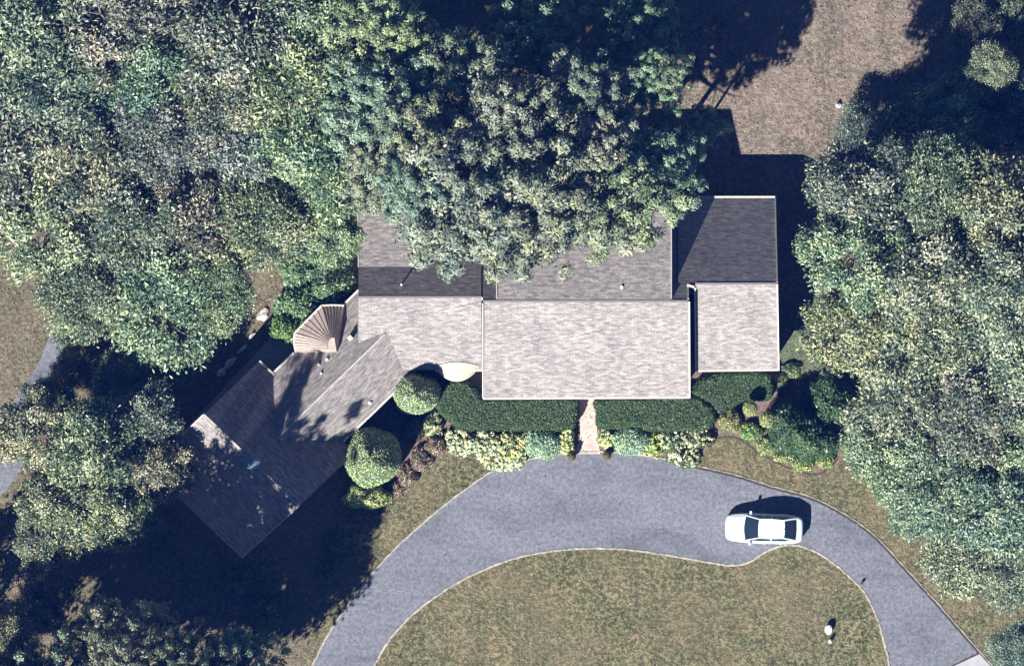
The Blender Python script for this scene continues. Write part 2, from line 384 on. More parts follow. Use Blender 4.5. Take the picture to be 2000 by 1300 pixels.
def crown_pine(R, H, seed, nt_=250, per=80):
    rs = np.random.RandomState(seed)
    u = unit(rs.normal(size=(nt_, 3))); u[:, 2] = np.abs(u[:, 2])*1.2 - 0.15; u = unit(u)
    az = np.arctan2(u[:,1], u[:,0]); lob = 1 + 0.15*np.sin(4*az + seed) + 0.10*np.sin(7*az + 1.3*seed)
    rr = rs.uniform(0.25, 1.0, nt_)**0.55
    C = u*rr[:, None]*lob[:, None]*np.array([R, R, H*0.8]) + np.array([0, 0, H*0.3])
    C[:, 2] = np.round(C[:, 2]/0.9)*0.9 + rs.normal(0, 0.16, nt_)
    Pt = []; Nn = []; T = []; A = []
    for i in range(nt_):
        r = rs.uniform(0.32, 0.56); k = per
        d = unit(rs.normal(size=(k, 3)) + np.array([0, 0, 0.7]))
        Pt.append(C[i] + d*r*rs.uniform(0.55, 1.0, (k, 1))*np.array([1.1, 1.1, 0.8])); A.append(d)
        Nn.append(unit(d*0.95 + rs.normal(size=(k, 3))*0.38 + np.array([0, 0, 0.25])))
        T.append((0.5 + 0.18*rs.normal() + 0.18*rs.normal(size=k)).clip(0, 1))
    Pt = np.concatenate(Pt); Nn = np.concatenate(Nn); T = np.concatenate(T); A = np.concatenate(A); k = len(Pt)
    V, F = leaf_quads(Pt, Nn, rs.uniform(0.20, 0.36, k), rs.uniform(0.08, 0.14, k), rs, A, 0.6)
    return mesh_np('crown', V, F, T)

def trunk_mesh(R, Hc, seed, pine=False):
    """unit trunk: base z=0; crown base at z=1*... built for a 12 m tree, scaled along z"""
    r = random.Random(seed); mb = MB(); top = 11.0
    pts = [(r.uniform(-.12,.12)*i*.5, r.uniform(-.12,.12)*i*.5, top*i/6) for i in range(7)]
    mb.tube(pts, [0.26, 0.22, 0.2, 0.17, 0.13, 0.08, 0.03], 9)
    for k in range(11 if not pine else 18):
        z = r.uniform(0.5, 0.9)*top; a = r.uniform(0, 6.28) ; ln = R*r.uniform(0.55, 0.92)*(1 if z < 8 else 0.7)
        p0 = Vector((0, 0, z)); q = []
        for t in (0, 0.35, 0.7, 1.0):
            aa = a + r.uniform(-.2, .2)
            q.append(p0 + Vector((math.cos(aa)*ln*t, math.sin(aa)*ln*t, (0.45 if not pine else 0.08)*ln*t + r.uniform(-.1,.1))))
        mb.tube(q, [0.09, 0.065, 0.04, 0.015], 6)
        if not pine:
            q2 = [q[1], q[1] + Vector((math.cos(a+.8)*ln*.3, math.sin(a+.8)*ln*.3, .5)), q[1] + Vector((math.cos(a+.9)*ln*.55, math.sin(a+.9)*ln*.55, 1.1))]
            mb.tube(q2, [0.05, 0.035, 0.012], 5)
    return mb

CR = {}; TR = {}
CR['b'] = [crown_broad(4.0, 4.4, s) for s in (11, 12, 13, 14)]
CR['f'] = [crown_broad(4.0, 4.4, s, 90, 260, 0.28, 0.115) for s in (21, 22)]        # finer leaf
CR['p'] = [crown_pine(4.0, 5.2, s) for s in (31, 32, 33)]
for k_, lst in CR.items():
    for me in lst: me.materials.append(M['needle'] if k_ == 'p' else M['leaf'])
def tmesh(pine, s):
    o = trunk_mesh(4.0, 5, s, pine); me = bpy.data.meshes.new('trunk'); me.from_pydata(o.v, [], o.f); me.materials.append(M['bark'])
    for p in me.polygons: p.use_smooth = True
    return me
TR['b'] = [tmesh(False, 3), tmesh(False, 4)]; TR['p'] = [tmesh(True, 5), tmesh(True, 6)]; TR['f'] = TR['b']

tc = [0]
def tree(x, y, r, h, kind, col, label, name=None, group=None, cs=1.0):
    i = tc[0]; tc[0] += 1; rnd = random.Random(i*7+1)
    s = r/PX/4.0
    Hc = {'b': 4.4, 'f': 4.4, 'p': 5.2}[kind]*s*cs
    p = W(x, y, h*0.8); p.z = 0
    e = empty(name or ('pine_tree' if kind == 'p' else 'broadleaf_tree'), p, rnd.uniform(0, 6.28), label, 'pine tree' if kind == 'p' else 'tree', group)
    c = bpy.data.objects.new('crown', CR[kind][i % len(CR[kind])]); COL.objects.link(c); c.parent = e
    c.location = (0, 0, h - Hc*1.1); c.scale = (s, s, s*cs)
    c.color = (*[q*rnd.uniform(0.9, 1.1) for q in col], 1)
    t = bpy.data.objects.new('trunk', TR[kind][i % 2]); COL.objects.link(t); t.parent = e
    t.scale = (s, s, (h - Hc*0.15)/11.0)
    return e

# tones; DK puts the shade of taller neighbours into the leaf colour
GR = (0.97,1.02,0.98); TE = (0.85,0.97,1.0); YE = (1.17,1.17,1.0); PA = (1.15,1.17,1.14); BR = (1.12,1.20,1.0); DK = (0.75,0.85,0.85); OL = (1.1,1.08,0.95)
g1 = 'broadleaf trees of the wood west of the house'; g2 = 'pines behind the main roof'; g3 = 'broadleaf trees along the east side'; g4 = 'trees around the angled garage'
trees = [
 # west wood
 (50,55,125,10,'b',TE,'green tree filling the top left corner of the picture',g1),
 (215,45,110,10.5,'b',GR,'green tree on the top edge just left of the small bare ground patch',g1),
 (300,140,100,9.5,'b',TE,'blue-green tree below the small bare ground patch at the top',g1),
 (480,70,120,11.5,'b',OL,'lighter olive tree right of the small bare ground patch at the top',g1),
 (620,40,100,11,'b',GR,'green tree on the top edge beside the leftmost pines',g1),
 (120,190,115,9.5,'f',TE,'shaded tree second down from the top left corner',g1),
 (430,200,95,10,'f',GR,'fine-leaved tree in the middle of the west wood beside a dark gap',g1),
 (580,190,115,12,'b',YE,'yellowish tree bordering the pines in the upper wood',g1),
 (15,300,120,9.5,'b',GR,'green tree at the left edge above the dry grass',g1),
 (170,330,115,10,'f',OL,'olive fine-leaved tree in the left part of the wood above the pavement corner',g1),
 (305,275,95,10,'f',GR,'green tree up-left of the pinkish gap in the canopy',g1),
 (640,300,105,11.5,'b',YE,'yellow-green tree touching the left side of the pines above the roof corner',g1),
 (500,300,105,9,'b',TE,'darker teal tree right of the pinkish gap in the canopy',g1),
 (100,450,105,9.5,'b',BR,'bright green tree overhanging the dry grass at the left edge',g1),
 (255,450,110,10,'f',GR,'green tree below left of the pinkish canopy gap',g1),
 (395,450,95,9.5,'b',OL,'tree with a few reddish leaves below the pinkish canopy gap',g1),
 (512,425,92,10,'f',GR,'green tree between the pinkish canopy gap and the house corner',g1),
 (648,462,52,8.5,'b',YE,'narrow yellow-green tree standing close to the west gable',g1),
 (165,575,85,9,'f',GR,'green tree hanging over the tip of the grey pavement',g1),
 (310,590,110,9.5,'b',YE,'yellow-green tree at the lower edge of the wood above the dark shade',g1),
 (412,562,76,9,'f',OL,'olive tree at the lower right end of the wood by the pale stones',g1),
 # north pines
 (735,55,105,12,'p',OL,'pine on the top edge beside the broadleaf wood',g2),
 (735,200,110,13,'p',GR,'pine bordering the yellowish trees above the roof',g2),
 (725,335,85,11,'p',GR,'leftmost pine reaching toward the west gable roof',g2),
 (880,150,110,11,'p',GR,'pine around the pale pinkish branch patch near the top',g2),
 (850,290,110,14,'p',OL,'pine left of centre in the group above the house',g2),
 (1010,240,125,14.5,'p',GR,'pine in the middle of the group above the house',g2),
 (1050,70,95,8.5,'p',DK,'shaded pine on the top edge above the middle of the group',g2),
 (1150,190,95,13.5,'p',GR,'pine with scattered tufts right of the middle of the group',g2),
 (1240,60,95,9,'p',DK,'shaded pine near the top edge beside the shaded ground',g2),
 (1170,300,110,14.5,'p',OL,'pine above the overhanging trees right of the middle',g2),
 (1290,160,62,12,'p',OL,'small sparse pine at the edge of the shaded ground',g2),
 (825,358,92,14,'p',GR,'leftmost pine overhanging the rear dormer roof',g2),
 (935,388,160,16,'p',OL,'large pine overhanging the rear roof left of the main dormer centre',g2),
 (1075,385,158,16.5,'p',GR,'large pine overhanging the centre of the rear dormer roof',g2),
 (1200,370,125,15,'p',OL,'pine overhanging the right part of the rear dormer roof',g2),
 (1285,330,95,13,'p',GR,'pine overhanging the right end of the rear dormer roof',g2),
 (1370,255,48,9,'p',OL,'small pine at the corner of the lawn behind the house',g2),
 # north east, mostly in shade
 (1935,125,42,7,'b',GR,'small tree in the shade below the top right lawn corner',g3),
 (1990,185,55,6,'b',TE,'dark tree at the right edge just below the top right corner',g3),
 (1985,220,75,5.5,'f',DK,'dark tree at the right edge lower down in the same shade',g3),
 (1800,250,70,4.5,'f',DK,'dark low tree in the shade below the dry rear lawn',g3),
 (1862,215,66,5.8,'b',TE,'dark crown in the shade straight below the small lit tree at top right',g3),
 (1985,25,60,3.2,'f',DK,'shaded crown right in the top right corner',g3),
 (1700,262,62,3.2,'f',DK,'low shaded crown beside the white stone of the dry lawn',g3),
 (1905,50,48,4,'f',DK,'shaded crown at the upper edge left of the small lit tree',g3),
 # east side
 (1692,368,98,10,'b',TE,'green tree nearest the corner of the dry rear lawn',g3),
 (1830,375,95,9.5,'f',GR,'tree with a pale lit side right of the lawn corner tree',g3),
 (1960,400,105,9.5,'b',GR,'green tree at the right edge level with the garage ridge',g3),
 (1672,500,96,10.5,'b',YE,'yellowish tree beside the garage back slope',g3),
 (1820,510,110,10.5,'b',PA,'pale beige-green tree two crowns right of the garage',g3),
 (1960,545,105,11,'f',PA,'pale tree at the right edge level with the garage front slope',g3),
 (1676,640,102,10,'b',OL,'olive tree across the narrow lit grass from the garage',g3),
 (1820,655,115,11,'f',PA,'pale fine-leaved tree in the middle of the east side',g3),
 (1975,690,110,11,'b',PA,'pale tree at the right edge level with the garage front eave',g3),
 (1755,780,98,10,'b',PA,'pale tree with bare white branches beside the dark hollow',g3),
 (1890,810,110,10.5,'f',OL,'olive tree right of the bare white branches',g3),
 (1995,850,85,10,'b',YE,'yellowish tree at the right edge level with the blue shrubs',g3),
 (1730,890,80,8.5,'b',YE,'yellow-green tree beside the flowering rhododendron',g3),
 (1840,935,100,9,'f',GR,'green tree between the curved verge and the right edge',g3),
 (1960,990,105,10,'b',TE,'teal-green tree at the right edge level with the car',g3),
 (1780,985,60,6,'b',BR,'small bright green tree leaning over the verge lawn',g3),
 (1885,1065,85,7.5,'b',BR,'bright green tree at the lower end of the east wood',g3),
 (1985,1110,75,7.5,'f',GR,'green tree at the right edge below the east wood',g3),
 (1990,1265,55,5.5,'f',TE,'small tree in the bottom right corner by the concrete apron',g3),
 # south west
 (70,845,82,8,'b',YE,'yellow-green tree growing beside the grey side pavement',g4),
 (225,735,60,4.5,'f',GR,'shaded low tree under the lower edge of the west wood',g4),
 (345,712,48,4,'f',GR,'shaded low tree between the west wood and the garage back slope',g4),
 (140,725,42,4,'f',GR,'shaded low tree right of the tip of the grey pavement',g4),
 (98,788,50,6,'b',YE,'low pale tree at the bend of the grey side pavement',g4),
 (175,885,95,9,'b',OL,'olive tree in the middle of the group west of the garage',g4),
 (275,835,80,7.5,'b',TE,'darker tree right under the shade west of the garage',g4),
 (310,915,74,7.5,'b',OL,'tree overhanging the west corner of the angled garage roof',g4),
 (125,985,85,8,'b',YE,'pale yellow-green tree beside the dry grass at the left edge',g4),
 (225,1000,75,8,'b',YE,'yellow-green tree at the lower edge of the garage side group',g4),
 (90,1060,62,7,'b',YE,'lowest pale tree of the group left of the garage',g4),
 (75,1190,55,5,'b',DK,'low tree added to darken the ground near the left edge above the narrow lit tree',g4),  # added crown, keeps the sun off the bare ground here
 (15,1235,58,11,'f',OL,'narrow lit tree in the bottom left corner',g4),
 (240,1262,98,19.9,'p',(0.85,0.80,0.72),'tall tree on the bottom edge casting the pointed shadow on the garage roofs',g4),
 (345,1300,98,17.8,'p',(0.8,0.78,0.70),'tall tree on the bottom edge below the garage corner',g4),
 (470,1310,85,12,'p',DK,'shaded tree on the bottom edge nearest the driveway',g4),
 (112,1330,100,17,'p',(0.8,0.8,0.72),'tree cut by the bottom edge near the left corner',g4),
 (270,1410,110,17,'p',(0.8,0.8,0.72),'tree just below the bottom edge shading the garage lawn',g4),
 (390,1420,95,14,'b',TE,'tree below the bottom edge nearest the driveway mouth',g4),
 (150,1470,120,18,'b',TE,'tree below the bottom edge left of the shading pines',g4),
 (-60,1235,95,8.5,'b',TE,'tree just outside the left edge near the bottom corner',g4),
 (10,1420,120,16,'b',TE,'tree below the bottom left corner of the picture',g4),
]
for (x_, y_, r_, h_, k_, c_, lab, gp) in trees:
    if gp == g3 and y_ < 560: tree(x_, y_, r_*1.06, h_ if h_ < 7 else 12.3, k_, c_, lab, group=gp, cs=1.0 if h_ < 7 else 0.9)
    elif gp in (g1, g3): tree(x_, y_, r_*(1.13 if gp == g1 else 1.05), h_*0.5+4.6 if h_ > 7.6 else h_, k_, c_, lab, group=gp, cs=0.72)
    elif gp == g4 and y_ > 1200: tree(x_, y_, r_, h_, k_, c_, lab, group=gp, cs=2.6 if h_ > 12 else 1.6)
    else: tree(x_, y_, r_, h_, k_, c_, lab, group=gp)

# ------------------------------------------------------------------ shrubs
def tri_sample(me, n_, rs):
    me.calc_loop_triangles(); k = len(me.loop_triangles)
    tv = np.empty(k*3, np.int32); me.loop_triangles.foreach_get('vertices', tv); tv = tv.reshape(-1, 3)
    co = np.empty(len(me.vertices)*3, np.float32); me.vertices.foreach_get('co', co); co = co.reshape(-1, 3)
    A, B, C = co[tv[:,0]], co[tv[:,1]], co[tv[:,2]]
    nn = np.cross(B-A, C-A); ar = np.linalg.norm(nn, axis=1); pr = ar/ar.sum()
    idx = rs.choice(k, n_, p=pr); u = np.sqrt(rs.rand(n_, 1)); v = rs.rand(n_, 1)
    return A[idx]*(1-u) + B[idx]*u*(1-v) + C[idx]*u*v, nn[idx]/(ar[idx][:, None] + 1e-9)
def leaf_shell(core, n_, Ln, Wd, seed, spread=0.5, jit=0.05, t0=0.5, tv=0.22, name='foliage', mat='clip', color=(1,1,1), parent=None):
    rs = np.random.RandomState(seed)
    p, nn = tri_sample(core, n_, rs)
    p = p + nn*rs.uniform(-0.2, 1.0, (n_, 1))*jit
    T = (t0 + tv*rs.normal(size=n_)).clip(0, 1)
    V, F = leaf_quads(p, unit(nn + rs.normal(size=(n_, 3))*spread), rs.uniform(.6,1.3,n_)*Ln, rs.uniform(.6,1.3,n_)*Wd, rs)
    o = link(name, mesh_np(name, V, F, T), M[mat], parent); o.color = (*color, 1)
    return o
def dome_mesh(c, rx, ry, h, seed, boxy=2.0, lump=0.06, nu=28, nv=14, base=0.0):
    rnd = random.Random(seed); ph = [rnd.uniform(0, 6.28) for _ in range(6)]; mb = MB(); R = []
    for j in range(nv+1):
        t = j/nv*math.pi*0.5*1.18 - 0.28; row = []
        cz = max(math.sin(t), -0.26); cr = abs(math.cos(t))**(2/boxy)
        for i in range(nu):
            a = 2*math.pi*i/nu
            k = 1 + lump*(math.sin(3*a+ph[0]+2*t)+math.sin(5*a+ph[1])*0.7+math.sin(8*a+ph[2]+4*t)*0.5)
            row.append(Vector((c[0]+rx*cr*k*math.cos(a), c[1]+ry*cr*k*math.sin(a), base + h*0.22 + h*0.78*cz*(1+lump*math.sin(4*a+ph[3])))))
        R.append(row)
    for j in range(nv):
        for i in range(nu): mb.face([R[j][i], R[j][(i+1) % nu], R[j+1][(i+1) % nu], R[j+1][i]])
    mb.face(R[-1])
    return mb
def shrub(x, y, rx, ry, h, label, col, n_=2500, Ln=0.10, Wd=0.06, spread=0.5, jit=0.06, cat='shrub', name='round_shrub', mat='clip', t0=0.5, tv=0.22, lump=0.05, group=None, boxy=2.0, base=0.0):
    c = W(x, y, h*0.6); e = empty(name, (c.x, c.y, 0), 0, label, cat, group)
    sd = int(x*3+y)
    core = dome_mesh((c.x, c.y), rx/PX, ry/PX, h, sd, boxy, lump, base=base).build('branches', M['core'], e, smooth=True)
    leaf_shell(core.data, n_, Ln, Wd, sd, spread, jit, t0, tv, 'foliage', mat, col, e)
    return e
def flowers(e, core, n_, r, seed, col, name='flowers', lo=0.3):
    """blossom clusters are added to the shrub's own foliage mesh, with the petal material"""
    rs = np.random.RandomState(seed); p, nn = tri_sample(core, n_*12, rs); sel = nn[:, 2] > lo; p = p[sel][:n_]; nn = nn[sel][:n_]
    P_ = []; N_ = []; T = []
    for q, m_ in zip(p, nn):
        k = 16; d = unit(rs.normal(size=(k, 3)) + m_*0.9); rr = r*rs.uniform(0.6, 1.2)
        P_.append(q + m_*(0.06+rr*0.3) + d*rr); N_.append(unit(d + rs.normal(size=(k,3))*0.3)); T.append((0.55 + 0.3*rs.normal() + 0.15*rs.normal(size=k)).clip(0, 1))
    P_ = np.concatenate(P_); N_ = np.concatenate(N_); T = np.concatenate(T); k = len(P_)
    V, F = leaf_quads(P_, N_, rs.uniform(.8,1.4,k)*r*0.9, rs.uniform(.8,1.3,k)*r*0.8, rs)
    fo = [c for c in COL.objects if c.parent == e and c.name.startswith('foliage')][0]; me = fo.data
    n0 = len(me.vertices); co = np.empty(n0*3, np.float32); me.vertices.foreach_get('co', co); co = co.reshape(-1, 3)
    f0 = len(me.polygons); t0 = np.empty(f0, np.float32); me.attributes['tint'].data.foreach_get('value', t0)
    nm = mesh_np('foliage', np.concatenate([co, V]), np.concatenate([np.arange(f0*4).reshape(-1, 4), F+n0]), np.concatenate([t0, T]))
    nm.materials.append(me.materials[0]); nm.materials.append(tinted_petal(col))
    nm.polygons.foreach_set('material_index', np.concatenate([np.zeros(f0, np.int32), np.ones(len(F), np.int32)]))
    fo.data = nm
PC = {}
def tinted_petal(col):
    if col not in PC:
        k = col; PC[col] = leaf_mat('flower_petal', [(p_, tuple(c_*q for c_, q in zip(cc, k))) for p_, cc in ((0.0,(0.22,0.24,0.14)), (0.4,(0.40,0.42,0.25)), (1.0,(0.60,0.58,0.42)))], 0.15, 0.7)
        n = PC[col].node_tree
        for nd in n.nodes:      # petals keep their own colour whatever the shrub's leaf tone
            if nd.type == 'OBJECT_INFO':
                for lk in list(nd.outputs['Color'].links):
                    sk = lk.to_socket; n.links.remove(lk); sk.default_value = (1, 1, 1, 1)
    return PC[col]

shrub(812,768,46,40,5.0,'clipped green dome yew in the inner corner beneath the cream bay roof',(3.0,2.9,2.8),9000,0.10,0.06,name='clipped_yew',boxy=1.9,lump=0.035)
shrub(725,892,56,58,5.2,'largest clipped green dome yew beside the angled wing',(3.1,2.95,2.6),12000,0.10,0.06,name='clipped_yew',boxy=1.9,lump=0.035)
shrub(716,968,46,26,1.6,'yellow-gold shrub in front of the largest clipped dome',(3.2,2.7,1.9),3500,0.13,0.07,name='golden_shrub',lump=0.10)

def hedge(pts, h, label, seed, col, n_):
    q = smooth_path([P2(*p) for p in pts], 4, True)
    # orientation ccw
    A = sum(q[i][0]*q[(i+1)%len(q)][1]-q[(i+1)%len(q)][0]*q[i][1] for i in range(len(q)))
    if A < 0: q = q[::-1]
    def inset(q, d):
        r = []
        for i in range(len(q)):
            a = Vector(q[i-1]); b_ = Vector(q[(i+1) % len(q)]); t = (b_-a).normalized(); nn = Vector((-t.y, t.x)); r.append(tuple(Vector(q[i]) + nn*(d + 0.035*math.sin(i*1.7+seed) + 0.03*math.sin(i*0.61))))
        return r
    rings = [(inset(q, 0.08), 0.0), (q, 0.3*h), (q, 0.75*h), (inset(q, 0.07), 0.92*h), (inset(q, 0.2), h)]
    mb = MB(); n0 = len(q)
    for (a, za), (b_, zb) in zip(rings[:-1], rings[1:]):
        for i in range(n0): mb.face([(*a[i], za), (*a[(i+1) % n0], za), (*b_[(i+1) % n0], zb), (*b_[i], zb)])
    mb.poly(rings[-1][0], h)
    cx = sum(p[0] for p in q)/n0; cy = sum(p[1] for p in q)/n0
    e = empty('clipped_hedge', (cx, cy, 0), 0, label, 'hedge', 'clipped dark hedges along the house front')
    core = mb.build('branches', M['core'], e, smooth=False)
    leaf_shell(core.data, n_, 0.13, 0.07, seed, 0.6, 0.08, 0.42, 0.32, 'foliage', 'clip', col, e)
    # stray pale leaves
    return e
HG = (0.44,0.58,0.38)
hedge([(870,747),(900,742),(922,750),(938,768),(945,778),(1040,776),(1120,778),(1128,800),(1124,824),(1107,838),(1032,840),(942,838),(897,837),(880,822),(858,802),(853,780)], 1.2, 'long dark clipped hedge left of the brick path', 41, HG, 16000)
hedge([(1168,778),(1260,776),(1350,772),(1382,788),(1396,810),(1391,830),(1362,840),(1275,840),(1235,833),(1172,834),(1166,806)], 1.2, 'dark clipped hedge right of the brick path under the main eave', 42, HG, 13000)
hedge([(1353,765),(1372,738),(1425,728),(1492,728),(1507,745),(1507,770),(1494,780),(1455,781),(1436,790),(1406,806),(1390,787),(1368,778)], 1.2, 'dark clipped hedge below the eave of the right wing', 43, HG, 9000)

SP = (2.2,2.4,2.9)
for x_, lab in ((1060, 'round blue-grey spruce left of the brick path'), (1233, 'round blue-grey spruce right of the brick path')):
    shrub(x_, 865 if x_ < 1100 else 859, 35, 29 if x_ < 1100 else 27, 1.3, lab, SP, 4200, 0.20, 0.07, 0.75, 0.14, name='blue_spruce', t0=0.55, lump=0.05, group='round blue spruces beside the brick path')
CRM = (1.0,1.0,0.85)
def hyd(x, y, rx, ry, h, label, col=CRM, fcol=(1.25,1.22,1.15), nf=60, fr=0.12, gcol=(2.2,2.0,2.3), name='flowering_shrub'):
    e = shrub(x, y, rx, ry, h, label, gcol, 1500, 0.14, 0.09, 0.6, 0.1, name=name, lump=0.14, t0=0.45, tv=0.3)
    core = e.children[0].data if e.children else None
    core = [c for c in COL.objects if c.parent == e and c.name.startswith('branches')][0].data
    flowers(e, core, nf, fr, int(x+y), fcol)
    return e
hyd(905,862,34,24,0.9,'cream flowering shrub at the left end of the front bed', nf=130)
hyd(955,868,34,26,0.9,'cream flowering shrub second from the left in the front bed', nf=130)
hyd(1000,872,30,28,0.9,'yellowish cream shrub just left of the left blue spruce', fcol=(1.25,1.18,0.85), nf=120)
hyd(975,898,34,18,0.7,'pale shrub overhanging the driveway edge left of the spruce', nf=100)
hyd(1000,900,22,14,0.6,'small pale shrub at the driveway edge beside the left spruce', nf=60)
hyd(1106,858,13,24,0.7,'lime yellow shrub between the left spruce and the brick path', fcol=(1.25,1.25,0.95), gcol=(2.6,2.5,1.8), nf=50)
hyd(1184,852,14,20,0.7,'lime yellow shrub between the brick path and the right spruce', fcol=(1.25,1.25,0.95), gcol=(2.6,2.5,1.8), nf=50)
hyd(1277,868,17,22,0.7,'lime yellow shrub right of the right blue spruce', fcol=(1.1,1.1,0.62), gcol=(2.2,2.2,1.1), nf=30)
hyd(1312,862,26,26,0.9,'cream and dark flecked shrub right of the lime yellow one', nf=60, gcol=(0.9,1.0,0.8))
hyd(1360,856,30,20,0.8,'cream and dark flecked shrub at the right end of the front bed', nf=55, gcol=(0.8,0.8,0.7))
hyd(1337,893,28,18,0.6,'pale flecked shrub at the driveway edge beside the white post', nf=45, gcol=(1.0,1.1,0.8))
def low(x, y, rx, ry, h, label, col, n_=1800, name='low_shrub', Ln=0.12, Wd=0.07, t0=0.5, **k):
    return shrub(x, y, rx, ry, h, label, col, n_, Ln, Wd, 0.6, 0.10, name=name, lump=0.12, t0=t0, tv=0.28, **k)
RD = (2.0,1.15,1.5)
low(850,870,20,18,0.8,'brownish red shrub at the upper end of the red planting',RD,1500,'red_shrub')
low(822,898,20,22,0.8,'red-leaved shrub in the middle of the red planting',RD,1500,'red_shrub')
low(796,930,17,22,0.7,'red-leaved shrub at the lower end beside the entry lawn',RD,1300,'red_shrub')
low(775,955,14,14,0.5,'small red-leaved shrub near the gold shrub',RD,800,'red_shrub')
low(806,838,20,24,0.7,'dark shaded shrub between the two clipped domes',(1.0,0.8,0.8),1300,'red_shrub')
hyd(846,828,16,22,0.6,'pale grey-green shrub beside the hedge corner and small dome', nf=30, gcol=(1.3,1.3,1.2), fcol=(1.0,0.98,0.85))
YG = (2.3,2.0,1.3)
low(1427,820,20,21,1.0,'orange-gold rounded shrub at the bed corner beside the hedge',(2.3,1.75,1.2),2500,'golden_shrub')
low(1467,842,20,16,0.6,'light green shrub below the two small topiary balls',(1.7,2.0,1.1),1300)
low(1500,872,22,15,0.5,'tan-yellow low shrub along the bed edging under the rhododendron',YG,1200)
low(1532,890,20,12,0.5,'yellow low shrub right of the tan-yellow one along the edging',YG,1000)
low(1568,908,20,10,0.4,'yellow ground shrub at the lowest bend of the bed edging',(2.4,2.1,1.3),900)
low(1612,900,16,12,0.5,'bright yellow shrub at the right end of the bed edging',(2.6,2.3,1.4),900)
low(1522,745,16,16,0.6,'greyish low shrub at the corner of the right wing',(1.2,1.2,1.1),900)
low(1545,722,18,14,0.4,'greyish green ground plant on the lit strip beside the right wing',(1.2,1.3,1.1),900)
# lollipop topiaries
for x_, y_, r_, lab in ((1465,798,13.5,'small gold ball topiary on a thin stem nearest the hedge'), (1499,819,15,'gold ball topiary on a thin stem beside the rhododendron')):
    c = W(x_, y_, 1.8); e = empty('topiary_ball', (c.x-0.30, c.y-0.45, 0), 0, lab, 'topiary', 'gold ball topiaries on stems')
    MB().tube([(c.x-0.30, c.y-0.45, 0), (c.x-0.12, c.y-0.18, 1.0), (c.x, c.y, 1.7)], [0.035, 0.03, 0.025], 7).build('stem', M['bark'], e, smooth=True)
    mb = MB(); R_ = r_/PX
    mb.lathe([(0.02,-R_)] + [(R_*math.cos(t), R_*math.sin(t)) for t in [(-80+10*k)*math.pi/180 for k in range(17)]], (c.x, c.y, 2.0), 20)
    core = mb.build('branches', M['core'], e, smooth=True)
    leaf_shell(core.data, 1500, 0.09, 0.05, int(x_), 0.6, 0.05, 0.55, 0.25, 'foliage', 'clip', (2.4,2.1,1.4), e)
# rhododendrons
for x_, y_, rx, ry, h, lab in ((1545,835,46,44,3.0,'dark glossy rhododendron with a few white blooms behind the topiary balls'),
                               (1590,860,44,36,2.6,'dark rhododendron with white blooms next to the yellow east tree'),
                               (1620,790,40,55,2.0,'deeply shaded shrub in the dark hollow beside the east trees')):
    e = shrub(x_, y_, rx, ry, h, lab, (0.55,0.8,0.62), 5200, 0.20, 0.08, 0.6, 0.22, name='rhododendron', lump=0.12, t0=0.45, tv=0.25)
    core = [c for c in COL.objects if c.parent == e and c.name.startswith('branches')][0].data
    flowers(e, core, 7, 0.09, int(x_), (1.6,1.5,1.6), 'blooms', 0.5)
# shrubs west of the gable
for x_, y_, r_, lab in ((585,595,40,'dark green shrub above the fan-shaped roof by the pale stones'), (640,555,44,'bluish conifer shrub touching the west gable corner'), (585,528,34,'conifer shrub at the top end of the pale stone row'), (560,640,26,'bright green small shrub at the left tip of the fan-shaped roof'), (640,510,36,'dark conifer shrub between the wood and the west gable')):
    shrub(x_, y_, r_, r_*0.9, 2.2, lab, (1.3,1.55,1.45) if x_ != 560 else (1.4,1.7,0.9), 3200, 0.24, 0.09, 0.8, 0.25, name='conifer_shrub', lump=0.15, t0=0.5, tv=0.28, group='shrubs beside the west gable')
# shaded understorey on the bottom left
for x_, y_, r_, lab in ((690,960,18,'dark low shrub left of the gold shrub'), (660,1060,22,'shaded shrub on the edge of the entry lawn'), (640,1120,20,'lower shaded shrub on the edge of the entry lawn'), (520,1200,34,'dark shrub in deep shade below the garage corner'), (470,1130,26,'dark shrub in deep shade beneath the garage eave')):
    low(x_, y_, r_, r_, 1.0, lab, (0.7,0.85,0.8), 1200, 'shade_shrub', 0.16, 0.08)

# ------------------------------------------------------------------ house
house = empty('house', W(1000, 600), 0, 'long shingle roofed house with cross wings, angled garage and pale trim', 'house')
def slope(r0, r1, e1, e0, name='roof', mat=None, th=0.16, parent=None):
    """roof plane: ridge r0->r1, eave e0->e1"""
    r0, r1, e0, e1 = map(Vector, (r0, r1, e0, e1)); mb = MB()
    u = (e1-e0).normalized(); nn = (e1-e0).cross(r0-e0).normalized()
    if nn.z < 0: nn = -nn
    v = nn.cross(u)
    uv = lambda p: ((p-e0).dot(u), (p-e0).dot(v))
    T = [e0, e1, r1, r0]
    if (e1-e0).cross(r1-e1).z < 0: T = T[::-1]
    B = [p - Vector((0, 0, th)) for p in T]
    mb.face(T, [uv(p) for p in T]); mb.face(B[::-1])
    for i in range(4): j = (i+1) % 4; mb.face([T[i], B[i], B[j], T[j]])
    return mb.build(name, mat or M['shingle'], parent or house, merge=False)
def trimbar(a, b, roof, name='gutter', wd=0.13, ht=0.14, mat=None):
    return MB().bar(Vector(a), Vector(b), wd, ht).build(name, mat or M['trim'], roof)
def prism_wall(c4, eh, ridge, name='wall', inset=0.0):
    """c4: four xy corners (a,b,c,d) with gables on a-d and b-c; ridge = (p0,p1) with z"""
    a, b, c, d = [Vector((p[0], p[1], 0)) for p in c4]; U = lambda p: Vector((p.x, p.y, eh))
    r0, r1 = map(Vector, ridge); mb = MB()
    mb.face([a, b, U(b), U(a)]); mb.face([c, d, U(d), U(c)])
    mb.face([d, a, U(a), r0, U(d)]); mb.face([b, c, U(c), r1, U(b)])
    return mb.build(name, M['siding'], house)
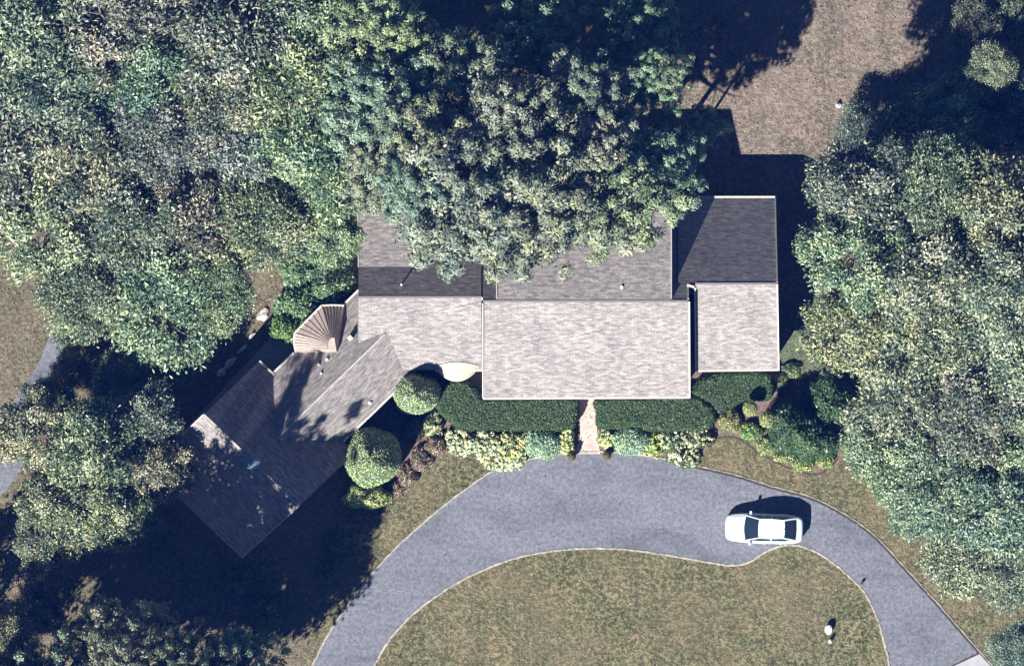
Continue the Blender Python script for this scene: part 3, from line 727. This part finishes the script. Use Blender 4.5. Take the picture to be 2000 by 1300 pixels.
def window(c, nrm, wd=1.0, ht=1.35, z=1.6):
    c = Vector((c[0], c[1], z)); nrm = Vector((nrm[0], nrm[1], 0)).normalized(); u = Vector((-nrm.y, nrm.x, 0))
    Mx = Matrix(((u.x, nrm.x, 0, c.x), (u.y, nrm.y, 0, c.y), (0, 0, 1, c.z), (0, 0, 0, 1)))
    w_ = MB().box((-wd/2+.07, 0.005, -ht/2+.07), (wd/2-.07, 0.03, ht/2-.07), Mx).build('window', M['glass'], house)
    f_ = MB()
    for a, b in (((-wd/2,0,-ht/2),(-wd/2+.07,.06,ht/2)), ((wd/2-.07,0,-ht/2),(wd/2,.06,ht/2)), ((-wd/2+.07,0,-ht/2),(wd/2-.07,.06,-ht/2+.07)), ((-wd/2+.07,0,ht/2-.07),(wd/2-.07,.06,ht/2)), ((-wd/2+.07,0.03,-.02),(wd/2-.07,.05,.02))): f_.box(a, b, Mx)
    f_.build('frame', M['trim'], w_)

T36 = 0.81
EV = 2.7
# --- main block: x 943..1344, ridge y 587, front eave 775, rear 400
RZ = EV + 188/PX*T36
r = slope(W(943,587,RZ), W(1344,587,RZ), W(1346,775,EV), W(943,777,EV))
trimbar(W(943,778,EV-.06), W(1346,776,EV-.06), r)
trimbar(W(1346,587,RZ-.05), W(1347,775,EV-.03), r, 'rake_board', 0.09, 0.2)
trimbar(W(943,590,RZ-.02), W(943,775,EV-.02), r, 'rake_board', 0.06, 0.2)
trimbar(W(943,588,RZ+.0), W(1344,588,RZ+.0), r, 'ridge_cap', 0.12, 0.05, M['shingle'])
rb = slope(W(943,586,RZ), W(1344,586,RZ), W(1344,400,EV), W(943,400,EV))
trimbar(W(1344,585,RZ-.05), W(1344,400,EV-.03), rb, 'rake_board', 0.08, 0.2)
prism_wall([P2(955,762), P2(1334,762), P2(1334,412), P2(955,412)], EV+.1, (W(955,587,RZ-.25), W(1334,587,RZ-.25)))
DZ = RZ - (587-392)/PX*0.265
# main dormer
rd = slope(W(970,585,RZ+.03), W(1310,585,RZ+.03), W(1310,392,DZ), W(970,392,DZ), 'dormer_roof')
trimbar(W(1311,583,RZ-.03), W(1311,392,DZ-.03), rd, 'rake_board', 0.07, 0.18)
trimbar(W(970,583,RZ-.03), W(970,392,DZ-.03), rd, 'rake_board', 0.07, 0.18)
trimbar(W(970,391,DZ-.05), W(1310,391,DZ-.05), rd)
mb = MB()
def wedge(x0, x1, y0, y1, z0a, z0b, z1):
    mb = MB(); a, b, c, d = (Vector((*P2(x0,y0),0)), Vector((*P2(x1,y0),0)), Vector((*P2(x1,y1),0)), Vector((*P2(x0,y1),0)))
    up = lambda p, z: Vector((p.x, p.y, z))
    B = [up(a, z1), up(b, z1), up(c, z1), up(d, z1)]; T = [up(a, z0a), up(b, z0a), up(c, z0b), up(d, z0b)]
    for i in range(4): j = (i+1) % 4; mb.face([B[i], B[j], T[j], T[i]])
    mb.face(T)
    return mb.build('dormer_wall', M['siding'], house)
wedge(976, 1303, 575, 405, RZ-.25, DZ-.12, 0.05)
# --- left block A: x 700..942 ridge y 578, front eave 716
AZ = EV + 142/PX*T36 + 0.35
r = slope(W(700,579,AZ), W(940,579,AZ), W(942,722,AZ-143/PX*T36), W(700,722,AZ-143/PX*T36))
AE = AZ-143/PX*T36
trimbar(W(850,723,AE-.06), W(942,723,AE-.06), r)
trimbar(W(940,579,AZ-.03), W(942,585,AZ-.2), r, 'rake_board', 0.08, 0.1)
trimbar(W(700,580,AZ-.01), W(940,580,AZ-.01), r, 'ridge_cap', 0.12, 0.05, M['shingle'])
ra = slope(W(700,578,AZ), W(940,578,AZ), W(940,400,AZ-178/PX*T36), W(700,400,AZ-178/PX*T36))
AD = AZ - 57/PX*T36
rd = slope(W(700,521,AD+.02), W(838,521,AD+.02), W(838,403,AD-118/PX*0.25), W(699,405,AD-118/PX*0.25), 'dormer_roof')
trimbar(W(700,521,AD-.03), W(699,405,AD-118/PX*0.25-.03), rd, 'rake_board', 0.06, 0.16)
trimbar(W(838,521,AD-.03), W(838,403,AD-118/PX*0.25-.03), rd, 'rake_board', 0.06, 0.16)
wedge(708, 832, 512, 415, AD-.2, AD-97/PX*0.25-.2, 0.05)
prism_wall([P2(712,700), P2(940,700), P2(940,410), P2(712,410)], EV-0.2, (W(712,578,AZ-.25), W(940,578,AZ-.25)))
# cream bow roof over the bay window under block A
bc = W(889,716,2.9); mb = MB(); nb_ = 18; R0 = []; R1 = []
for k in range(nb_+1):
    t = k/nb_; xx = 846 + (940-846)*t; yo = 712 + 33*math.sin(math.pi*min(1, t*1.02))**0.7
    R0.append(W(xx, 709, AE+0.38)); R1.append(W(xx, yo, 2.78))
arch = [W(846 + 94*k/nb_, 716 - 9*math.sin(math.pi*k/nb_), AE + 0.22 + 0.26*math.sin(math.pi*k/nb_)) for k in range(nb_+1)]
for k in range(nb_):
    mb.face([R1[k], R1[k+1], arch[k+1], arch[k]])
    d = Vector((0,0,0.12)); mb.face([R1[k]-d, R1[k+1]-d, R1[k+1], R1[k]])
bow = mb.build('bow_roof', M['cream'], house)
mb = MB(); q = [(P2(850+86*k/12, 716+22*math.sin(math.pi*k/12))) for k in range(13)]
for k in range(12): mb.face([(*q[k], .3), (*q[k+1], .3), (*q[k+1], 2.72), (*q[k], 2.72)])
mb.build('bay_window', M['glass'], house)
# --- right wing: ridge y 552, x 1345..1518, front eave 722 (x 1358..1520), rear 385
GZ = EV + 170/PX*T36
r = slope(W(1358,553,GZ), W(1517,553,GZ), W(1520,721,EV), W(1360,723,EV))
trimbar(W(1358,724,EV-.06), W(1522,722,EV-.06), r)
trimbar(W(1518,553,GZ-.04), W(1521,721,EV-.02), r, 'rake_board', 0.08, 0.18)
trimbar(W(1357,560,GZ-.1), W(1359,722,EV-.02), r, 'rake_board', 0.08, 0.18)
trimbar(W(1358,554,GZ), W(1518,554,GZ), r, 'ridge_cap', 0.12, 0.05, M['shingle'])
trimbar(W(1342,557,GZ-.12), W(1360,562,GZ-.18), r, 'ridge_cap', 0.16, 0.06, M['trim'])
rg = slope(W(1325,552,GZ), W(1517,552,GZ), W(1513,386,EV), W(1325,386,EV))
trimbar(W(1325,385,EV-.05), W(1514,385,EV-.05), rg)
trimbar(W(1518,552,GZ-.04), W(1514,386,EV-.02), rg, 'rake_board', 0.07, 0.18)
prism_wall([P2(1366,712), P2(1508,712), P2(1508,395), P2(1366,395)], EV+.1, (W(1366,552,GZ-.25), W(1508,552,GZ-.25)))
MB().box((*P2(1330,575), 0), (*P2(1366,400), 3.0)).build('wall', M['siding'], house)
# --- angled wing B: axis through (750,652)->(587,810)
ux, uy = 0.718, -0.696; nx, ny = 0.696, 0.718
def BP(s, t, z): return W(587 + ux*s + nx*t, 810 + uy*s + ny*t, z)
BE = 2.55; BZ = BE + 94/PX*T36
s0, s1 = -100, 245
r = slope(BP(s0,1,BZ), BP(s1+15,1,BZ), BP(s1+15,95,BE), BP(s0,95,BE))
trimbar(BP(-15,96,BE-.05), BP(s1-60,96,BE-.05), r, wd=0.11)
trimbar(BP(s0+5,1.5,BZ+.01), BP(s1-17,1.5,BZ+.01), r, 'ridge_cap', 0.10, 0.05, M['cap'])
r2 = slope(BP(s0,0,BZ), BP(s1+40,0,BZ), BP(249,-95,BE), BP(s0,-95,BE))
trimbar(BP(-2,-96,BE-.05), BP(75,-96,BE-.05), r2, wd=0.12)
trimbar(BP(211,-96,BE-.05), BP(251,-96,BE-.05), r2, wd=0.12)
a = [BP(s0+10,85,0), BP(s1-50,85,0), BP(s1-50,-85,0), BP(s0+10,-85,0)]
prism_wall([(p.x, p.y) for p in a], BE, (BP(s0+10,0,BZ-.2), BP(s1-50,0,BZ-.2)))
# --- garage C, ridge (400,807)->(587,984)
def CP(s, t, z):   # s 0..258 along ridge, t + toward SW
    return W(400 + 0.7245*s - 0.7225*t, 807 + 0.6900*s + 0.6910*t, z)
CE = 2.6; CZ = CE + 150/PX*T36
r = slope(CP(0,1,CZ), CP(258,1,CZ), CP(254,152,CE), CP(0,152,CE))
trimbar(CP(0,153,CE-.05), CP(255,153,CE-.05), r, wd=0.10)
trimbar(CP(0,2,CZ-.03), CP(0,152,CE-.03), r, 'rake_board', 0.08, 0.16)
trimbar(CP(258,2,CZ-.03), CP(254,152,CE-.03), r, 'rake_board', 0.05, 0.16)
trimbar(CP(0,3,CZ+.0), CP(258,3,CZ+.0), r, 'ridge_cap', 0.13, 0.05, M['cap'])
r = slope(CP(0,0,CZ), CP(258,0,CZ), CP(258,-147,CE), CP(0,-147,CE))
trimbar(CP(0,-148,CE-.05), CP(44,-148,CE-.05), r, wd=0.12)
a = [CP(8,142,0), CP(250,142,0), CP(250,-138,0), CP(8,-138,0)]
prism_wall([(p.x, p.y) for p in a], CE, (CP(8,0,CZ-.2), CP(250,0,CZ-.2)))
# cupola
c = W(492,900,CZ+.3); cu = MB().box((c.x-.35, c.y-.35, CZ-.5), (c.x+.35, c.y+.35, CZ+.45)).build('cupola', M['trim'], house)
MB().lathe([(0.55,0),(0.52,0.06),(0.30,0.32),(0.05,0.5),(0.02,0.75)], (c.x, c.y, CZ+.45), 8).build('cupola_roof', M['verdigris'], cu)
# garage doors on the SE gable side
for s_, tt in ((0, 70), (0, -70)):
    p0 = CP(251, tt-46, 0); p1 = CP(251, tt+46, 0)
    g = MB().bar(p0 + Vector((0,0,1.1)), p1 + Vector((0,0,1.1)), 0.05, 2.1).build('garage_door', M['white'], house)
# --- fan-shaped metal turret roof
ap = W(650,676,4.3)
oz = BE + 0.15
fan = [W(578,688,oz), W(574,670,oz), W(575,651,oz), W(601,624,oz), W(628,597,oz), W(650,596,oz), W(672,597,oz)]
# finer subdivision of the rim
rim = []
for a_, b_ in zip(fan[:-1], fan[1:]):
    for t in (0, 1/3, 2/3): rim.append(a_.lerp(b_, t))
rim.append(fan[-1])
topc = [ap + Vector((math.cos(t)*0.30, math.sin(t)*0.5, 0)) for t in [math.radians(200 - 130*k/(len(rim)-1)) for k in range(len(rim))]]
mb = MB()
for k in range(len(rim)-1):
    mb.face([rim[k], rim[k+1], topc[k+1], topc[k]])
    d = Vector((0,0,0.15)); mb.face([rim[k]-d, rim[k+1]-d, rim[k+1], rim[k]])
tc_ = ap + Vector((0.22, -0.28, -0.02))
for k in range(len(rim)-1): mb.face([topc[k], topc[k+1], tc_])
# back cheeks down to the wing roof
mb.face([topc[-1], rim[-1], W(674,640,BE+.3), W(664,668,3.6), tc_]); mb.face([tc_, W(660,690,3.5), rim[0], topc[0]])
turret = mb.build('turret_roof', M['copper'], house)
mb = MB()
for k in range(0, len(rim)):
    mb.bar(rim[k] + Vector((0,0,.02)), topc[k] + Vector((0,0,.02)), 0.035, 0.035)
mb.build('seams', M['copper'], turret)
trim = MB()
for a_, b_ in zip(fan[:-1], fan[1:]): trim.bar(a_ + Vector((0,0,-.02)), b_ + Vector((0,0,-.02)), 0.12, 0.14)
trim.build('gutter', M['trim'], turret)
mb = MB(); cc = W(628,648,0)
q = [Vector((*((Vector(p.xy)*0.9 + Vector(cc.xy)*0.1)), 0)) for p in fan]
for a_, b_ in zip(q[:-1], q[1:]): mb.face([a_, b_, b_ + Vector((0,0,BE)), a_ + Vector((0,0,BE))])
mb.build('turret_wall', M['siding'], house)
# --- roof fittings
def vent(x, y, z, rr=0.09, h=0.45, mat='white', name='vent_pipe'):
    p = W(x, y, z); MB().lathe([(rr,-0.4),(rr,h-.05),(rr*1.15,h-.05),(rr*1.15,h)], p, 12).build(name, M[mat], house)
def box_vent(x, y, z, s=0.14, h=0.35, rot=0.7):
    p = W(x, y, z); Mx = Matrix.Translation(p) @ Matrix.Rotation(rot, 4, 'Z')
    MB().box((-s,-s,-.4), (s,s,h), Mx).box((-s*1.2,-s*1.2,h+.003), (s*1.2,s*1.2,h+.05), Mx).build('roof_vent', M['trim'], house)
vent(784,556,AZ-22/PX*T36, 0.05, 0.22); vent(1214,561,RZ-26/PX*.265, 0.08, 0.15)
def bz(x, y):
    t = abs((x-587)*nx + (y-810)*ny); return BZ - t/PX*T36
box_vent(684,660,bz(684,660), 0.12, 0.4)
box_vent(638,702,bz(638,702), 0.07, 0.12); box_vent(622,712,bz(622,712), 0.06, 0.10); box_vent(627,729,bz(627,729), 0.05, 0.1); vent(722,787,bz(722,787),0.08,0.2)
# windows and doors on the fronts
for x_ in (990, 1060, 1215, 1290): window(P2(x_, 762.2), (0,-1))
for x_ in (1400, 1470): window(P2(x_, 712.2), (0,-1))
for y_ in (640, 470): window(P2(1508.2, y_), (1,0))
for x_ in (1020, 1090, 1160, 1230): window(P2(x_, 404.8), (0,1), z=4.3)
for s_ in (20, 90, 150):
    p = BP(s_, 85.2, 0); window((p.x, p.y), (nx, -ny))
for y_ in (500,): window(P2(711.8, y_), (-1,0), z=1.6)
dp = P2(1148, 762.3); dr = MB().box((dp[0]-.5, dp[1]-.04, 0.15), (dp[0]+.5, dp[1]+.0, 2.25)).build('door', M['door'], house)
MB().box((dp[0]-.62, dp[1]-.06, 0.0), (dp[0]-.503, dp[1]+.0, 2.4)).box((dp[0]+.503, dp[1]-.06, 0.0), (dp[0]+.62, dp[1]+.0, 2.4)).build('frame', M['trim'], dr)

# ------------------------------------------------------------------ small things
# planters at the drive end of the brick path
for x_, y_, lab in ((1116,890,'terracotta planter with dark ball plant left of the brick path end'), (1185,888,'terracotta planter with dark ball plant right of the brick path end')):
    c = W(x_, y_); e = empty('planter', (c.x, c.y, 0.03), 0, lab, 'planter', 'planters at the end of the brick path')
    MB().lathe([(0.14,0.03),(0.17,0.06),(0.24,0.40),(0.28,0.42),(0.28,0.47),(0.2,0.47),(0.18,0.40)], (c.x,c.y,0), 18).build('pot', M['terracotta'], e, smooth=False)
    core = dome_mesh((c.x, c.y), 0.24, 0.24, 0.5, 5, 2, 0.04, 18, 9, base=0.45).build('branches', M['core'], e, smooth=True)
    leaf_shell(core.data, 500, 0.08, 0.04, 9, 0.6, 0.04, 0.3, 0.2, 'foliage', 'clip', (2.0,1.1,0.75), e)
# white lantern on the island lawn
def lawn_post(x, y, lab, name, cat, h=1.0, s=1.0):
    c = W(x, y); e = empty(name, (c.x, c.y, 0), 0, lab, cat)
    MB().lathe([(0.05*s,0.0),(0.05*s,h-.02)], (c.x,c.y,0), 10).build('post', M['white'], e)
    MB().lathe([(0.12*s,0),(0.22*s,0.05),(0.24*s,0.22),(0.20*s,0.36),(0.08*s,0.44)], (c.x,c.y,h-.02), 16, 1.0, 1.25).build('lamp_head', M['white'], e, smooth=False)
    return e
lawn_post(1618,1228,'white rounded lamp on a short post in the island lawn','lawn_lamp','lamp',0.14)
lawn_post(1621,1251,'small pale ground light just below the white lawn lamp','ground_light','lamp',0.12,0.45)
lawn_post(1327,894,'slim white post lamp among pale shrubs at the driveway edge','post_light','lamp',0.8,0.6)
c = W(1683,1138,0); e = empty('edge_marker', (c.x, c.y, 0), 0, 'short dark marker stake on the inner driveway kerb', 'marker')
MB().lathe([(0.06,0),(0.06,0.2)], (c.x,c.y,0), 8).build('stake', M['rubber'], e); MB().lathe([(0.09,0.2),(0.09,0.28)], (c.x,c.y,0), 10).build('cap', M['rubber'], e)
def stone(x, y, r_, h, lab, sd, grp=None, mat='stone', name='garden_stone', sy=1.0, rot=0):
    c = W(x, y); rnd = random.Random(sd)
    bm = bmesh.new(); bmesh.ops.create_icosphere(bm, subdivisions=2, radius=1)
    for v in bm.verts:
        k = 1 + 0.22*math.sin(v.co.x*4+sd)*math.cos(v.co.y*3+sd*2) + rnd.uniform(-.05,.05)
        v.co = Vector((v.co.x*r_*k, v.co.y*r_*sy*k, max(0, v.co.z*h*k)))
    me = bpy.data.meshes.new(name); bm.to_mesh(me); bm.free()
    o = link(name, me, M[mat]); o.location = (c.x, c.y, 0); o.rotation_euler = (0, 0, rot)
    tag(o, lab, 'stone', grp); return o
stone(1637,206,0.17,0.35,'small white stone on the dry lawn behind the house',3,mat='white')
gs = 'pale stones along the path west of the house'
for i, (x_, y_, r_, sy, lab) in enumerate(((433,727,0.32,0.7,'pale stone at the lowest end of the row beside the garage gable'), (449,708,0.5,0.42,'long pale stone second from the lower end of the row'), (473,682,0.42,0.3,'narrow pale stone in the middle of the row'), (492,655,0.35,0.35,'small pale stone just above the middle of the row'), (515,615,0.5,0.7,'broad pale stone at the bend below the conifer shrubs'), (531,628,0.32,0.35,'thin pale stone right of the broad one'), (545,580,0.45,0.35,'pale stone near the upper end of the row'), (565,545,0.45,0.6,'pale stone at the top of the row under the trees'))):
    stone(x_, y_, r_, 0.28, lab, i+20, gs, sy=sy, rot=0.8)

# ------------------------------------------------------------------ car (nose toward -x)
car = empty('parked_car', W(1492,1031), math.radians(-2.0), 'white four door saloon car parked on the curved driveway', 'car')
CM = pmat(car)
def cpart(mb, name, mat, parent, smooth=False, merge=True):
    for i, v in enumerate(mb.v): mb.v[i] = tuple(CM @ Vector(v))
    return mb.build(name, mat, parent, merge, smooth)
Lc = 4.72; hw = 0.915
def lerp_tab(tab, x):
    for (a, va), (b, vb) in zip(tab[:-1], tab[1:]):
        if x <= b:
            t = (x-a)/(b-a); t = t*t*(3-2*t) if False else t; return va + (vb-va)*t
    return tab[-1][1]
wt = [(0,0.40),(0.04,0.60),(0.12,0.70),(0.30,0.80),(0.6,0.865),(1.1,0.905),(2.4,0.915),(3.6,0.905),(4.1,0.87),(4.4,0.80),(4.6,0.71),(4.68,0.60),(4.72,0.45)]
zt = [(0,0.55),(0.06,0.64),(0.25,0.72),(0.7,0.82),(1.25,0.92),(1.5,0.95),(3.9,0.99),(4.3,1.03),(4.6,1.0),(4.69,0.9),(4.72,0.75)]
xs = [0,0.02,0.05,0.1,0.2,0.35,0.55,0.8,1.05,1.3,1.6,2.0,2.4,2.8,3.2,3.6,3.9,4.1,4.3,4.45,4.58,4.65,4.69,4.72]
mb = MB(); rows = []
for x_ in xs:
    w_ = lerp_tab(wt, x_); z_ = lerp_tab(zt, x_)
    sec = [(0, z_+0.012), (0.45*w_, z_+0.008), (0.78*w_, z_-0.01), (0.92*w_, z_-0.05), (0.985*w_, z_-0.14), (1.0*w_, max(.5, z_-0.28)), (0.99*w_, 0.40), (0.95*w_, 0.24), (0.6*w_, 0.20), (0, 0.20)]
    row = [Vector((x_-Lc/2, y_, zz)) for y_, zz in sec] + [Vector((x_-Lc/2, -y_, zz)) for y_, zz in sec[-2:0:-1]]
    rows.append(row)
for a_, b_ in zip(rows[:-1], rows[1:]):
    for k in range(len(a_)): mb.face([a_[k], b_[k], b_[(k+1) % len(a_)], a_[(k+1) % len(a_)]])
mb.face(rows[0]); mb.face(rows[-1][::-1])
body = cpart(mb, 'body', M['paint'], car, smooth=True)
# cabin: base outline z .95, top z 1.43
def cab(x_, w_, z_): return [Vector((x_-Lc/2, w_, z_)), Vector((x_-Lc/2, -w_, z_))]
b0 = cab(1.22, 0.74, 0.93); b1 = cab(1.95, 0.77, 0.95); b2 = cab(3.6, 0.74, 0.98); b3 = cab(4.27, 0.66, 1.03)
t1 = cab(2.0, 0.56, 1.40); t2 = cab(3.52, 0.53, 1.41); tm = cab(2.75, 0.575, 1.455)
# curved windscreen
def strip(A, B, C, D, bulge, name, mat, n_=6):
    """A,B bottom (y+,y-), C,D top; bulge in -x (or +x)"""
    mb = MB(); g = []
    for j in range(4):
        v = j/3; row = []
        for i in range(n_+1):
            u = i/n_; p = A.lerp(B, u).lerp(C.lerp(D, u), v) + Vector((bulge*math.sin(math.pi*u)*(1-0.5*v), 0, 0.03*math.sin(math.pi*v)))
            row.append(p)
        g.append(row)
    for j in range(3):
        for i in range(n_): mb.face([g[j][i], g[j][i+1], g[j+1][i+1], g[j+1][i]])
    return cpart(mb, name, mat, car, smooth=True)
strip(b0[0], b0[1], t1[0], t1[1], -0.10, 'windscreen', M['cglass'])
strip(b3[0], b3[1], t2[0], t2[1], 0.08, 'rear_window', M['cglass'])
# roof panel
mb = MB(); g = []
for j in range(9):
    v = j/8; xx = -Lc/2 + 2.02 + (3.55-2.02)*v; ww = 0.555 + 0.02*math.sin(math.pi*v) - 0.03*v; row = []
    for i in range(9):
        u = i/8*2-1; row.append(Vector((xx - 0.05*(1-u*u)*(1-v) + 0.04*(1-u*u)*v, ww*u, 1.405 + 0.045*math.sin(math.pi*v) + 0.03*(1-u*u))))
    g.append(row)
for j in range(8):
    for i in range(8): mb.face([g[j][i], g[j+1][i], g[j+1][i+1], g[j][i+1]])
cpart(mb, 'roof', M['paint'], car, smooth=True)
for sgn, k in ((1, 0), (-1, 1)):
    # side glass and pillars
    mb = MB(); mb.face([b0[k] + Vector((.10,0,0)), b1[k], t1[k]] ); mb.face([b1[k], b2[k], t2[k], t1[k]]); mb.face([b2[k], b3[k]-Vector((.25,0,0)), t2[k]])
    cpart(mb, 'side_window', M['cglass'], car, merge=False)
    mb = MB(); o_ = Vector((0, 0.012*sgn, 0.006))
    mb.bar(b0[k]+o_, t1[k]+o_, 0.05, 0.05); mb.bar(b3[k]+o_, t2[k]+o_, 0.09, 0.05); mb.bar(t1[k]+o_, tm[k]+o_, 0.05, 0.04); mb.bar(tm[k]+o_, t2[k]+o_, 0.05, 0.04)
    pm = b1[k].lerp(b2[k], 0.52); pt = t1[k].lerp(t2[k], 0.5)+Vector((0,0,0.02)); mb.bar(pm+o_, pt+o_, 0.08, 0.03)
    cpart(mb, 'pillar', M['paint'], car)
    # belt fill from cabin base to shoulder
    mb = MB()
    mb.box((-0.93, sgn*0.95-.085, 0.92), (-0.80, sgn*0.95+.085, 1.04))
    cpart(mb, 'mirror', M['paint'], car)
    bm_ = MB().box((-Lc/2+0.18, sgn*0.52-.16, 0.58), (-Lc/2+0.34, sgn*0.52+.16, 0.705)); cpart(bm_, 'headlight', M['lampclear'], car)
    bm_ = MB().box((Lc/2-0.20, sgn*0.50-.14, 0.70), (Lc/2-0.035, sgn*0.50+.14, 0.84)); cpart(bm_, 'tail_light', M['lampred'], car)
    for wx in (-Lc/2+0.92, Lc/2-1.0):
        mb = MB(); y0 = sgn*0.72; y1 = sgn*0.925
        mb.tube([(wx, y0, 0.33), (wx, y1, 0.33)], [0.33, 0.33], 24); wh = cpart(mb, 'wheel', M['rubber'], car)
        mb = MB(); mb.tube([(wx, y1, 0.33), (wx, y1+sgn*0.012, 0.33)], [0.21, 0.19], 16); cpart(mb, 'rim', M['rim'], wh)
for sgn in (1, -1):
    mb = MB()
    for xx in (1.42, 2.55, 3.55): mb.box((xx-Lc/2-.008, sgn*0.915-.006, .35), (xx-Lc/2+.008, sgn*0.915+.006, .90))
    cpart(mb, 'door_seam', M['rubber'], car)
    for xx in (2.35, 3.40):
        cpart(MB().box((xx-Lc/2-.09, sgn*0.925-.014, .78), (xx-Lc/2+.09, sgn*0.925+.014, .81)), 'door_handle', M['paint'], car)
mb = MB()
for yy in (-0.73, 0.73): mb.bar(Vector((0.30-Lc/2, yy*0.86, 0.748)), Vector((1.2-Lc/2, yy, 0.918)), 0.014, 0.012)
cpart(mb, 'bonnet_seam', M['seam'], car)
cpart(MB().box((4.31-Lc/2, -.6, 1.035), (4.325-Lc/2, .6, 1.043)), 'boot_seam', M['seam'], car)
mb = MB().bar(Vector((2.95-Lc/2+.55, 0, 1.44)), Vector((3.1-Lc/2+.55, 0, 1.50)), 0.03, 0.04); cpart(mb, 'aerial', M['rubber'], car)
mb = MB().box((-Lc/2-.012, -.26, .36), (-Lc/2+.0, .26, .47)); cpart(mb, 'number_plate', M['white'], car)

# ------------------------------------------------------------------ air between the camera and the ground
m = bpy.data.materials.new('haze'); m.use_nodes = True; n = m.node_tree; n.nodes.clear()
vo = n.nodes.new('ShaderNodeVolumePrincipled'); vo.inputs['Color'].default_value = (0.03, 0.18, 1.0, 1); vo.inputs['Density'].default_value = 0.00006
vo.inputs['Anisotropy'].default_value = 0.0
out = n.nodes.new('ShaderNodeOutputMaterial'); n.links.new(vo.outputs[0], out.inputs['Volume'])
hz = MB().box((-300, -300, -1.0), (300, 300, CAMZ + 3)).build('haze', m); hz['kind'] = 'stuff'; hz['label'] = 'thin blue air over the whole place'
